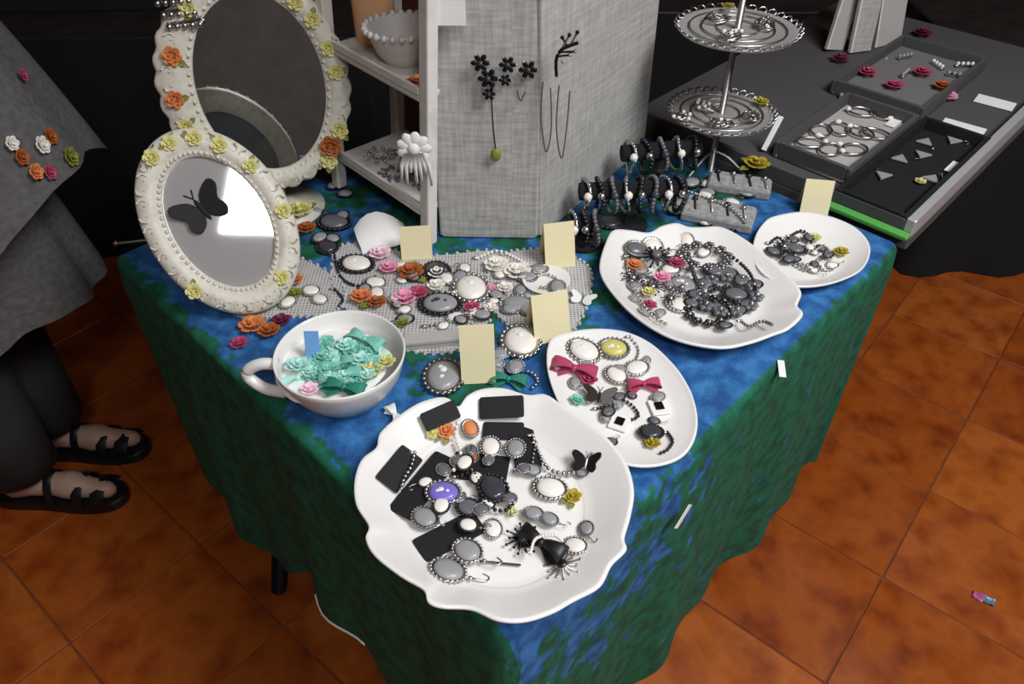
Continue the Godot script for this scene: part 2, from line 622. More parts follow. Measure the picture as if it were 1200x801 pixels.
func back_furniture() -> void:
	skirted("draped_table", "long table under black cloth in the dark behind the mirrors", Vector3(-3.6, 0, -2.9), Vector3(-0.45, 0.74, -2.18))
	skirted("draped_table", "table under black cloth in the dark beyond the jewellery trays", Vector3(1.30, 0, -2.95), Vector3(3.6, 0.70, -2.08))
	skirted("draped_table", "low table under black cloth behind the linen screen", Vector3(-0.3, 0, -3.1), Vector3(1.2, 0.70, -2.5))
	# dark boxes on the long table
	var st := open()
	var boxes := [[-2.35, -2.5, 0.9, 0.10, 0.3, M.charcoal, "wide charcoal box lying on the black table behind the shopper"], [-1.25, -2.55, 0.75, 0.07, 0.34, M.charcoal, "flat charcoal box on the black table between shopper and mirror"]]
	for q in boxes:
		var t := thing("storage_box", q[6], "box", Vector3(q[0], 0.74, q[1]), 0.06)
		st = open()
		block(st, Vector3(-q[2] / 2, 0, -q[4] / 2), Vector3(q[2] / 2, q[3], q[4] / 2), 0.008)
		part("body", st, M.black_card, t)
		st = open()
		block(st, Vector3(-q[2] / 2 - 0.006, q[3] - 0.015, -q[4] / 2 - 0.006), Vector3(q[2] / 2 + 0.006, q[3] + 0.008, q[4] / 2 + 0.006), 0.006)
		part("lid", st, q[5], t)

# ---------------------------------------------------------------- neighbouring table with trays
func side_table() -> void:
	var e := (EAST - NEAR).normalized()
	var w := (WEST - NEAR).normalized()
	var o := EAST + e * 0.035 - w * 0.0
	var b := Basis(e, Vector3.UP, -w)                 # x runs away along the aisle, -z runs along the back edge of the sale table
	var t := thing("display_table", "dark table with metal edge rail abutting the blue clothed table", "table", Vector3(o.x, 0, o.z))
	t.basis = b
	var st := open()
	block(st, Vector3(0, 0.725, -0.68), Vector3(1.1, 0.755, 0), 0.004)
	part("tabletop", st, M.charcoal, t)
	st = open()
	block(st, Vector3(0, 0.755, -0.018), Vector3(1.1, 0.79, 0), 0.003)
	part("edge_rail", st, M.aluminium, t)
	st = open()
	block(st, Vector3(0, 0.755, -0.62), Vector3(0.012, 0.785, -0.018), 0.003)
	part("edge_rail", st, M.charcoal, t)
	st = open()
	block(st, Vector3(-0.022, 0.757, -0.20), Vector3(-0.002, 0.764, 0.0), 0.002)
	part("edge_tape", st, M.green_tape, t, "bright green tape")
	for f in [Vector2(0.06, -0.58), Vector2(0.94, -0.58), Vector2(0.06, -0.40), Vector2(0.94, -0.40)]:
		st = open()
		tube(st, [Vector3(f.x, 0, f.y), Vector3(f.x, 0.73, f.y)], 0.016, 8)
		part("leg", st, M.black_metal, t)
	# trays
	var trays := [          # corner towards the aisle, corner along the sale table, corner along the rail
		[[1068, 256], [998, 210], [1158, 160], M.black_velvet, "black velvet tray of silver triangle earrings near the rail", "black"],
		[[998, 200], [908, 166], [1062, 130], M.grey_card, "grey lined tray of silver bangles beside the tiered stand", "bangle"],
		[[1084, 128], [978, 92], [1150, 66], M.mid_grey, "grey tray of pink and orange trinkets behind the silver bangles", "pink"],
	]
	var wells := []
	for q in trays:
		var pf := spot(q[0][0], q[0][1], TOP + 0.03)
		var W: float = (spot(q[2][0], q[2][1], TOP + 0.03) - pf).dot(e)
		var D: float = (spot(q[1][0], q[1][1], TOP + 0.03) - pf).dot(w)
		var wpos := pf + e * W / 2 + w * D / 2
		var over := (wpos - o).dot(-w) + D / 2 + 0.022
		if over > 0.0: wpos += w * over
		wpos.y = 0.757
		wells.append([wpos, W / 2 - 0.008, D / 2 - 0.008])
		var y := thing("jewellery_tray", q[4], "tray", wpos)
		y.basis = b
		st = open()
		block(st, Vector3(-W / 2, 0, -D / 2), Vector3(W / 2, 0.008, D / 2), 0.002)
		part("lining", st, q[3], y)
		var rim: Material = M.black_card if q[5] == "black" else M.charcoal
		for k in [[-W / 2, W / 2, -D / 2, -D / 2 + 0.01], [-W / 2, W / 2, D / 2 - 0.01, D / 2], [-W / 2, -W / 2 + 0.01, -D / 2 + 0.01, D / 2 - 0.01], [W / 2 - 0.01, W / 2, -D / 2 + 0.01, D / 2 - 0.01]]:
			st = open()
			block(st, Vector3(k[0], 0, k[2]), Vector3(k[1], 0.034, k[3]), 0.002)
			part("side", st, rim, y)
	var hh := TOP + 0.007
	var lie := func(u: float, v: float) -> float:
		var p := spot(u, v, hh)
		for k in wells:
			if absf((p - k[0]).dot(e)) < k[1] and absf((p - k[0]).dot(w)) < k[2]: return hh
		return 0.7565
	# triangle earrings
	var n := 0
	var where := ["first from the corner", "second from the corner", "beside the white ticket", "below the white papers", "between papers and bangles", "nearest the papers"]
	for q in [[1033, 206], [1053, 187], [1080, 183], [1085, 168], [1118, 166], [1092, 210]]:
		var p := spot(q[0], q[1], lie.call(q[0], q[1]))
		var x := thing("triangle_earring", "silver triangle earring on black velvet, " + where[n], "earring", p, 0.5 + n, "triangle earrings on black velvet")
		st = open()
		slab(st, PackedVector2Array([Vector2(0, -0.016), Vector2(0.017, 0.012), Vector2(-0.017, 0.012)]), 0, 0.005, 0.0015)
		part("plate", st, M.pewter, x)
		st = open()
		tube(st, [Vector3(0, 0.003, -0.015), Vector3(0.002, 0.005, -0.024), Vector3(0.008, 0.003, -0.028), Vector3(0.012, 0.002, -0.02)], 0.0009, 5)
		part("hook", st, M.silver, x)
		n += 1
	rose_at("yellow ribbon bud lying on the black velvet tray", 1078, 214, hh, 15, M.yellow, "")
	# white papers
	var papers := [[1166, 120, 0.085, 0.05, "white paper sheet on the tray table farthest along the rail"], [1128, 150, 0.09, 0.055, "white paper sheet above the triangle earrings"], [1118, 196, 0.05, 0.022, "narrow white ticket on black velvet by the rail"], [1048, 143, 0.052, 0.022, "narrow white ticket at the corner of the bangle tray"]]
	for q in papers:
		var p := spot(q[0], q[1], lie.call(q[0], q[1]) + 0.0015)
		var x := thing("paper_sheet", q[4], "paper", p)
		x.basis = Basis(-w, Vector3.UP, e * -1.0) * Basis(Vector3.UP, 0.1) if q[2] > 0.06 else Basis(e, Vector3.UP, -w)
		st = open()
		block(st, Vector3(-q[2] / 2, -0.001, -q[3] / 2), Vector3(q[2] / 2, 0.001, q[3] / 2), 0.0004)
		part("sheet", st, M.white_card, x)
	# bangles in the grey tray
	var names := ["closest to the tiered stand", "second row by the stand", "in the middle of the tray", "near the white ticket", "at the far corner", "beside the tray front", "at the tray front corner", "in the far row", "leaning by the ticket"]
	n = 0
	for q in [[950, 168], [974, 176], [984, 152], [1008, 156], [1010, 132], [1000, 176], [962, 154], [1034, 134], [1026, 158]]:
		var p := spot(q[0], q[1], hh + 0.002)
		var x := thing("silver_bangle", "slim silver bangle in grey tray, " + names[n], "bangle", p, 0.7 * n, "bangles in the grey tray")
		st = open()
		var loop := []
		for i in 24:
			var a := TAU * i / 24
			loop.append(Vector3(cos(a) * 0.03, 0.003, sin(a) * 0.022))
		tube(st, loop, 0.0028, 6, true)
		part("hoop", st, M.silver, x)
		st = open()
		ball(st, Vector3(0.03, 0.005, 0), Vector3(0.006, 0.005, 0.008), 8, 5)
		part("stone", st, M.white_card, x)
		n += 1
	# pink trinkets
	n = 0
	var spots := [[984, 72, M.plum, "dark red flower leaning by the grey boards"], [1016, 88, M.rose_red, "rose red flower in the far tray by the boards"], [1047, 103, M.rose_red, "rose red flower at the front of the far tray"], [1080, 88, M.rose_red, "rose red flower in the middle of the far tray"], [1080, 42, M.plum, "dark red flower at the back of the far tray"], [1110, 116, M.pink, "pink flower in front of the orange one, far tray"], [1104, 104, M.rust, "orange flower in the far tray"]]
	for q in spots:
		rose_at(q[3], q[0], q[1], lie.call(q[0], q[1]), 25, q[2], "flowers in the far tray")
	n = 0
	for q in [[1060, 68], [1100, 62], [1030, 70], [1130, 78], [1060, 88], [1098, 78], [1120, 90], [1000, 112], [985, 116], [1020, 120]]:
		var p := spot(q[0], q[1], lie.call(q[0], q[1]))
		var ws := ["behind the red flowers", "near the far rail", "beside the grey boards", "by the rail end", "between two red flowers", "in the middle of the tray", "above the orange flower", "at the front edge", "by the tray corner", "below the front red flower"]
		var x := thing("silver_clip", "small silver hair clip in far tray, " + ws[n], "clip", p, 0.4 + n * 0.9, "clips in the far tray")
		st = open()
		block(st, Vector3(-0.024, 0, -0.005), Vector3(0.024, 0.006, 0.005), 0.002)
		part("bar", st, M.silver, x)
		st = open()
		for i in 4: dot(st, Vector3(-0.018 + i * 0.012, 0.008, 0), 0.005)
		part("beads", st, M.cream_stone if n % 2 else M.grey_stone, x)
		n += 1
	# grey boards standing at the back of the trays
	n = 0
	for q in [[978, 58, 0.05, 0.30, -0.25], [1008, 60, 0.06, 0.32, 0.0], [1040, 52, 0.075, 0.30, 0.15]]:
		var p := spot(q[0], q[1], TOP)
		var x := thing("display_board", ["narrow pale board leaning outward behind the trays", "pale upright board in the middle behind the trays", "wide grey upright board behind the trays"][n], "board", p)
		x.basis = Basis(Vector3.UP, 0.3) * Basis(Vector3(0, 0, 1), q[4] * 0.6) * Basis(Vector3(1, 0, 0), -0.12)
		st = open()
		block(st, Vector3(-q[2] / 2, 0, -0.004), Vector3(q[2] / 2, q[3], 0.004), 0.001)
		part("face", st, [M.grey_card, M.linen, M.grey_card][n], x)
		st = open()
		block(st, Vector3(-q[2] / 2 - 0.005, 0, -0.006), Vector3(-q[2] / 2, q[3], 0.006), 0.001)
		part("edge_strip", st, M.white_wood, x)
		n += 1

# ---------------------------------------------------------------- mirrors, shelf, screen, tiered stand
func oval(rx: float, ry: float, n: int) -> PackedVector2Array:
	var o := PackedVector2Array()
	for i in n:
		o.append(Vector2(cos(TAU * i / n) * rx, sin(TAU * i / n) * ry))
	return o

func oval_mirror(glass: Material, called: String, label: String, centre: Vector3, n: Vector3, ro: Vector2, ri: Vector2, roll: float, lobes: int, blooms: Array, shift := Vector2.ZERO) -> Node3D:
	var right := Vector3.UP.cross(n).normalized()
	var up := n.cross(right)
	var t := thing(called, label, "mirror", centre)
	t.basis = Basis(right, up, n) * Basis(Vector3(0, 0, 1), roll)
	var ext := sqrt(pow(ro.x * t.basis.x.y, 2) + pow(ro.y * t.basis.y.y, 2)) * 1.01 + 0.012 * n.y
	if t.position.y - ext < TOP + 0.001: t.position += up * ((TOP + 0.001 - t.position.y + ext) / up.y)
	var k := 144
	var rows := []
	# profile from the back outer edge round the front to the mirror opening
	for q in [[0.0, -0.012, 0.0], [1.0, -0.012, 1.0], [1.0, -0.004, 1.0], [0.97, 0.004, 1.0], [0.9, 0.006, 0.7], [0.8, 0.009, 0.3], [0.5, 0.014, 0.0], [0.22, 0.011, 0.0], [0.1, 0.006, 0.0], [0.0, 0.007, 0.0], [0.0, -0.003, 0.0]]:
		var row := PackedVector3Array()
		for i in k:
			var a := TAU * i / k
			var e := Vector2(cos(a), sin(a))
			var sc := 0.975 + 0.035 * absf(sin(a * lobes / 2.0))
			var outer := Vector2(e.x * ro.x, e.y * ro.y) * lerpf(1.0, sc, q[2]) + shift
			var inner := Vector2(e.x * ri.x, e.y * ri.y)
			var p := inner.lerp(outer, q[0])
			var lift: float = q[1] + 0.002 * q[2] * absf(sin(a * lobes / 2.0))
			row.append(Vector3(p.x, p.y, lift))
		rows.append(row)
	var st := open()
	sheet(st, rows, true)
	part("frame", st, M.ivory, t)
	st = open()
	rows = []
	for f in [1.0, 0.5, 0.0]:
		var row := PackedVector3Array()
		for i in k:
			row.append(Vector3(cos(TAU * i / k) * ri.x * f * 1.01, sin(TAU * i / k) * ri.y * f * 1.01, 0.0))
		rows.append(row)
	sheet(st, rows, true)
	part("mirror_glass", st, glass, t)
	st = open()
	var nb := 64
	for i in nb:
		var a := TAU * i / nb
		dot(st, Vector3(cos(a) * ri.x * 1.05, sin(a) * ri.y * 1.05, 0.008), 0.0035)
	part("bead_trim", st, M.ivory, t)
	st = open()
	for i in 40:                 # raised scrolls round the frame
		var a := TAU * (i + 0.5) / 40
		var e := Vector2(cos(a), sin(a))
		var tan := Vector2(-sin(a), cos(a))
		var mid := Vector2(e.x * ri.x, e.y * ri.y).lerp(Vector2(e.x * ro.x, e.y * ro.y) + shift, 0.62)
		var pts := []
		for j in 6:
			var b := j / 5.0 * 4.2
			var p := mid + (e * cos(b) + tan * sin(b) * (1.0 if i % 2 else -1.0)) * (0.009 - 0.0011 * j)
			pts.append(Vector3(p.x, p.y, 0.0125))
		tube(st, pts, 0.0017, 5)
	part("relief_scrolls", st, M.ivory, t)
	for q in blooms:          # [angle in degrees, place across the frame, size, material]
		var a := deg_to_rad(q[0])
		var e := Vector2(cos(a), sin(a))
		var p := Vector2(e.x * ri.x, e.y * ri.y).lerp(Vector2(e.x * ro.x, e.y * ro.y) + shift, q[1])
		var o := part("rose", rose_mesh(), q[3], t)
		o.transform = Transform3D(Basis(Vector3(1, 0, 0), PI / 2).scaled(Vector3.ONE * q[2]), Vector3(p.x, p.y, 0.011))
		var l := part("leaf", leaf_mesh(), M.olive, o)
		l.transform = Transform3D(Basis(Vector3.UP, a * 2.0), Vector3(0.0, 0.02, 0.0))
	return t

func tall_displays() -> void:
	# the large upright mirror
	var n1 := Vector3(0.24, 0.22, 0.94).normalized()
	var base1 := spot(345, 258, TOP)
	var c1 := on_plane(306, 100, base1, n1)
	var k1 := per_px(c1)
	var u1 := n1.cross(Vector3.UP.cross(n1).normalized())
	var blooms1 := [[158, 0.5, 0.036, M.orange], [182, 0.55, 0.034, M.orange], [198, 0.55, 0.03, M.yellow], [214, 0.5, 0.028, M.yellow], [128, 0.5, 0.03, M.yellow], [50, 0.5, 0.03, M.yellow], [36, 0.5, 0.03, M.yellow], [18, 0.5, 0.03, M.yellow], [4, 0.5, 0.03, M.yellow], [-42, 0.6, 0.045, M.rust], [-50, 0.9, 0.034, M.yellow], [-30, 0.7, 0.034, M.yellow]]
	var t := oval_mirror(M.mirror, "standing_mirror", "large oval mirror in a scalloped ivory frame, standing upright", c1, n1, Vector2(109 * k1, 126 * k1), Vector2(73 * k1, 100 * k1), 0.0, 30, blooms1, Vector2(-6 * k1, 0))
	var crest := open()
	for k in 3:
		tube(crest, [Vector3(-90 + k * 3, 98 - k * 12, 8) * k1, Vector3(-56 + k * 4, 102 - k * 12, 8) * k1], 0.0035, 6)
		for i in 5: dot(crest, Vector3(-88 + k * 3 + i * 8, 96 - k * 12, 11) * k1, 0.0055)
	part("silver_crest", crest, M.silver, t, "silver beaded clip on the frame")
	var foot := on_plane(322, 205, base1, n1) - n1 * 0.022
	var inv := t.transform.affine_inverse()
	var st := open()
	tube(st, [inv * foot, inv * Vector3(foot.x, TOP + 0.01, foot.z)], 0.010, 10)
	part("stem", st, M.ivory, t)
	st = open()
	lathe(st, [Vector2(0, 0.0), Vector2(0.075, 0.0), Vector2(0.078, 0.006), Vector2(0.03, 0.014), Vector2(0.012, 0.026), Vector2(0, 0.026)], 32)
	var ft := part("foot", st, M.ivory, t)
	ft.transform = inv * Transform3D(Basis(), Vector3(foot.x, TOP, foot.z))
	# the smaller mirror leaning back against it
	var n2 := Vector3(0.26, 0.58, 0.77).normalized()
	var base2 := spot(282, 370, TOP + 0.008)
	var c2 := on_plane(262, 280, base2 + n2 * 0.008, n2)
	var k2 := per_px(c2)
	var blooms2 := [[112, 0.6, 0.028, M.yellow], [92, 0.55, 0.026, M.yellow], [70, 0.55, 0.028, M.yellow], [50, 0.5, 0.028, M.yellow], [24, 0.5, 0.026, M.yellow], [-12, 0.6, 0.028, M.yellow], [212, 0.7, 0.028, M.yellow], [-64, 0.5, 0.026, M.yellow]]
	oval_mirror(M.worn_mirror, "leaning_mirror", "smaller oval mirror with yellow rosebuds on ivory frame, leaning back", c2, n2, Vector2(84 * k2, 117 * k2), Vector2(54 * k2, 80 * k2), 0.3, 0, blooms2, Vector2(0, 0))
	var bt := butterfly_at("added black butterfly shape standing in for a dark reflection in the leaning mirror", 236, 248, TOP, 62, 0, M.black_card, M.black_card)  # added shape; stands in for a dark reflection in the glass
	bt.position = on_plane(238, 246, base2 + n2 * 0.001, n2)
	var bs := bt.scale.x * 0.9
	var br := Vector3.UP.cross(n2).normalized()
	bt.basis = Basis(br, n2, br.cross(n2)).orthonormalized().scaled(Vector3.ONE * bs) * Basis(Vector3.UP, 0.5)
	shelf_unit()
	linen_screen()
	tiered_stand()

func shelf_unit() -> void:
	var e := (EAST - NEAR).normalized()
	var w := (WEST - NEAR).normalized()
	var o := spot(496, 292, TOP)
	var b := Basis(-w, Vector3.UP, -e)             # -x runs along the front towards the mirrors, -z runs back
	var t := thing("white_shelf", "small white wooden shelf unit standing between the mirror and linen screen", "shelf", o + e * 0.014 + Vector3(0, 0.008, 0))
	b = Basis(Vector3(0, 0, 1), -0.07) * b
	t.basis = b
	var L := 0.27
	var D := 0.15
	var H := 0.62
	var hs := []
	for v in [256.0, 122.0]:
		var n := Vector3(0, 0, 1)
		hs.append(on_plane(490, v, o, n).y - TOP)
	for q in [[0.0, 0.0], [-L, 0.0], [0.0, -D], [-L, -D]]:
		var st := open()
		block(st, Vector3(q[0] - 0.011, 0.0 if q[0] == 0.0 else -0.012, q[1] - 0.011), Vector3(q[0] + 0.011, H, q[1] + 0.011), 0.003)
		part("post", st, M.white_wood, t)
	for h in hs + [H - 0.02]:
		var st := open()
		block(st, Vector3(-L + 0.0115, h - 0.012, -D - 0.009), Vector3(-0.0115, h, 0.009), 0.003)
		part("shelf_board", st, M.white_wood, t)
		st = open()
		block(st, Vector3(-L + 0.0115, h + 0.0, 0.005), Vector3(-0.0115, h + 0.012, 0.011), 0.002)
		part("front_lip", st, M.white_wood, t)
	# things on the shelves; local -> world helper
	var at := func(x: float, y: float, z: float) -> Vector3: return t.position + b * Vector3(x, y, z)
	var x := thing("lace_bowl", "white fluted bowl on the upper white shelf", "bowl", at.call(-0.125, hs[1], -0.055))
	var st := open()
	lathe(st, [Vector2(0, 0), Vector2(0.03, 0), Vector2(0.045, 0.02), Vector2(0.058, 0.055), Vector2(0.06, 0.06), Vector2(0.056, 0.057), Vector2(0.04, 0.02), Vector2(0, 0.012)], 28)
	part("body", st, M.porcelain, x)
	st = open()
	for i in 26: dot(st, Vector3(cos(TAU * i / 26) * 0.06, 0.058, sin(TAU * i / 26) * 0.06), 0.006)
	part("scalloped_rim", st, M.porcelain, x)
	x = rose_thing("orange and green satin rose beside the fluted bowl on the shelf", at.call(-0.035, hs[1] + 0.002, -0.01), 0.045, M.orange, "")
	x = thing("peach_candle", "fat peach pillar candle by the top of the tall mirror", "candle", at.call(-0.226, hs[1], -0.075))
	st = open()
	lathe(st, [Vector2(0, 0), Vector2(0.034, 0), Vector2(0.036, 0.004), Vector2(0.036, 0.112), Vector2(0.031, 0.118), Vector2(0.02, 0.112), Vector2(0, 0.108)], 28)
	part("wax", st, M.peach, x)
	st = open()
	tube(st, [Vector3(0, 0.106, 0), Vector3(0.002, 0.122, 0)], 0.0012, 5)
	part("wick", st, M.black_card, x)
	# silver things on the lower shelf
	var n := 0
	for q in [[-0.20, -0.05], [-0.13, -0.03], [-0.07, -0.06], [-0.17, -0.10], [-0.09, -0.11]]:
		x = thing("coiled_necklace", "coiled silver bead necklace on lower white shelf, " + ["closest to the mirror", "at the shelf front", "beside the near post", "at the back by the mirror", "at the back by the post"][n], "necklace", at.call(q[0], hs[0], q[1]), n * 1.1, "coiled necklaces on the lower shelf")
		st = open()
		for i in 34:
			var a := i * 0.62
			var r := 0.012 + i * 0.0006
			dot(st, Vector3(cos(a) * r, 0.004 + 0.002 * sin(i * 1.7), sin(a) * r), 0.0036)
		part("beads", st, M.silver if n % 2 == 0 else M.smoke_stone, x)
		n += 1
	# rag paper flower tied to the near post
	var pf := on_plane(486, 186, o + Vector3(0, 0, 0.03), Vector3(0, 0, 1))
	x = thing("paper_tassel", "white ragged paper rosette with fringe tied to the shelf post", "ornament", pf)
	st = open()
	for i in 9:
		var a := TAU * i / 9.0
		ball(st, Vector3(cos(a) * 0.016, 0.018 + sin(a) * 0.016, 0), Vector3(0.013, 0.009, 0.004), 8, 5, Basis(Vector3(0, 0, 1), a))
	ball(st, Vector3(0, 0.018, 0.003), Vector3(0.01, 0.01, 0.006))
	part("rosette", st, M.lace, x)
	for i in 7:
		st = open()
		var xx := -0.024 + i * 0.008
		var len := 0.036 + 0.012 * sin(i * 2.3)
		tube(st, [Vector3(xx * 0.5, 0.012, 0), Vector3(xx * 0.9, -0.01, 0.002), Vector3(xx, -len, 0)], 0.005, 6, false, 0.0025)
		part("fringe_strip", st, M.lace, x)
	x = thing("paper_sheet", "crumpled white paper tilted up at the foot of the shelf", "paper", spot(448, 282, TOP), 0.4)
	st = open()
	var rows := []
	for i in 7:
		var row := PackedVector3Array()
		for j in 5:
			row.append(Vector3(-0.045 + i * 0.015 + rng.randf_range(-0.002, 0.002), 0.002 + maxf(0.0, j * 0.011 * sin(0.5 + i * 0.4)) + rng.randf() * 0.004, 0.03 - j * 0.013))
		rows.append(row)
	sheet(st, rows)
	part("sheet", st, M.white_card, x)

func linen_screen() -> void:
	var a0 := spot(514, 279, TOP)
	var a1 := spot(632, 281, TOP)
	var b1 := a1 + Vector3(0.235, 0, -0.345)
	var t := thing("linen_screen", "folding display screen covered in grey linen", "screen", a0)
	var H := 0.62
	for q in [[a0, a1, -0.03], [a1, b1, -0.02]]:
		var d: Vector3 = q[1] - q[0]
		var x := d.normalized()
		var basis := Basis(x, Vector3.UP, x.cross(Vector3.UP)) * Basis(Vector3(1, 0, 0), q[2])
		var st := open()
		block(st, Vector3(0.003, 0.004, -0.016), Vector3(d.length() - 0.003, H, 0), 0.004)
		var o := part("panel", st, M.linen, t)
		o.transform = Transform3D(basis, q[0] - a0)
	# white paper pinned on top corner
	var n := Vector3(0, 0, 1)
	var x := thing("paper_note", "blank white paper pinned at the top corner of the linen screen", "paper", on_plane(528, 2, a0 + Vector3(0, 0, 0.02), n))
	var st := open()
	block(st, Vector3(-0.021, -0.033, -0.001), Vector3(0.021, 0.08, 0.001))
	part("sheet", st, M.white_card, x)
	# black flower pendants on the screen
	var fl := [[563, 74, 22, "black enamel flower highest on the linen screen"], [572, 92, 24, "black enamel flower in the middle of the linen screen"], [595, 76, 20, "black enamel flower beside the topmost one on the linen"], [619, 82, 22, "black enamel flower nearest the linen screen fold"], [573, 110, 16, "small black enamel flower hanging lowest on the linen"], [592, 94, 15, "small black enamel flower in the middle of the cluster"]]
	for q in fl:
		var p := on_plane(q[0], q[1], a0 + Vector3(0, 0, 0.012), n)
		x = thing("flower_pendant", q[3], "pendant", p, 0.0, "black flowers on the linen screen")
		var s: float = q[2] * per_px(p)
		st = open()
		for i in 6:
			var a := TAU * i / 6.0
			ball(st, Vector3(cos(a) * s * 0.32, sin(a) * s * 0.32, 0), Vector3(s * 0.22, s * 0.15, s * 0.07), 8, 5, Basis(Vector3(0, 0, 1), a))
		part("petals", st, M.black_metal, x)
		st = open()
		dot(st, Vector3(0, 0, s * 0.08), s * 0.14)
		part("centre_bead", st, M.dark_stone, x)
		st = open()
		for i in 3: dot(st, Vector3(cos(i * 2.1) * s * 0.5, sin(i * 2.1) * s * 0.5, 0), s * 0.07)
		part("seed_beads", st, M.silver, x)
	# branch brooch
	var bp := on_plane(664, 66, a0 + Vector3(0, 0, 0.03), n)
	x = thing("branch_brooch", "black twig shaped brooch pinned high on the linen screen", "brooch", bp)
	var kk := per_px(bp)
	st = open()
	tube(st, smooth_path([Vector3(-11, -24, 0) * kk, Vector3(-12, -4, 0) * kk, Vector3(-6, 8, 0) * kk, Vector3(4, 13, 0) * kk, Vector3(13, 16, 0) * kk], 5), 2.2 * kk, 6)
	for q in [[[-6, 8], [2, 25]], [[4, 13], [11, 28]], [[-11, 0], [4, 2]], [[-9, 5], [10, 6]], [[0, 12], [-6, 22]]]:
		tube(st, [Vector3(q[0][0], q[0][1], 0) * kk, Vector3(q[1][0], q[1][1], 0.5) * kk], 1.3 * kk, 5)
		dot(st, Vector3(q[1][0], q[1][1], 0.5) * kk, 2.6 * kk)
	part("twig", st, M.black_metal, x)
	st = open()
	for q in [[4, 2], [10, 6], [-4, -6]]: dot(st, Vector3(q[0], q[1], 1.5) * kk, 2.4 * kk)
	part("stones", st, M.grey_stone, x)
	# chains
	var ch := [
		[[[576, 116], [578, 150], [581, 176]], "long dark chain with an olive glass drop on the linen", true],
		[[[636, 96], [634, 140], [640, 178], [646, 150], [645, 100]], "fine silver chain looped nearest the screen fold", false],
		[[[655, 100], [652, 150], [658, 186], [664, 150], [668, 104]], "fine silver chain looped on the darker screen panel", false],
		[[[606, 106], [610, 118], [616, 106]], "short silver chain between the black flowers", false],
	]
	for q in ch:
		var p0 := on_plane(q[0][0][0], q[0][0][1], a0 + Vector3(0, 0, 0.012), n)
		x = thing("pendant_chain", q[1], "necklace", p0, 0.0, "")
		var pts := []
		for e in q[0]: pts.append(on_plane(e[0], e[1], a0 + Vector3(0, 0, 0.012), n) - p0)
		st = open()
		tube(st, smooth_path(pts, 6), 0.0013, 5)
		part("chain", st, M.gunmetal if q[2] else M.dull_silver, x)
		if q[2]:
			st = open()
			ball(st, pts[2] + Vector3(0, -0.008, 0), Vector3(0.009, 0.012, 0.005), 10, 6)
			part("glass_drop", st, M.olive, x)

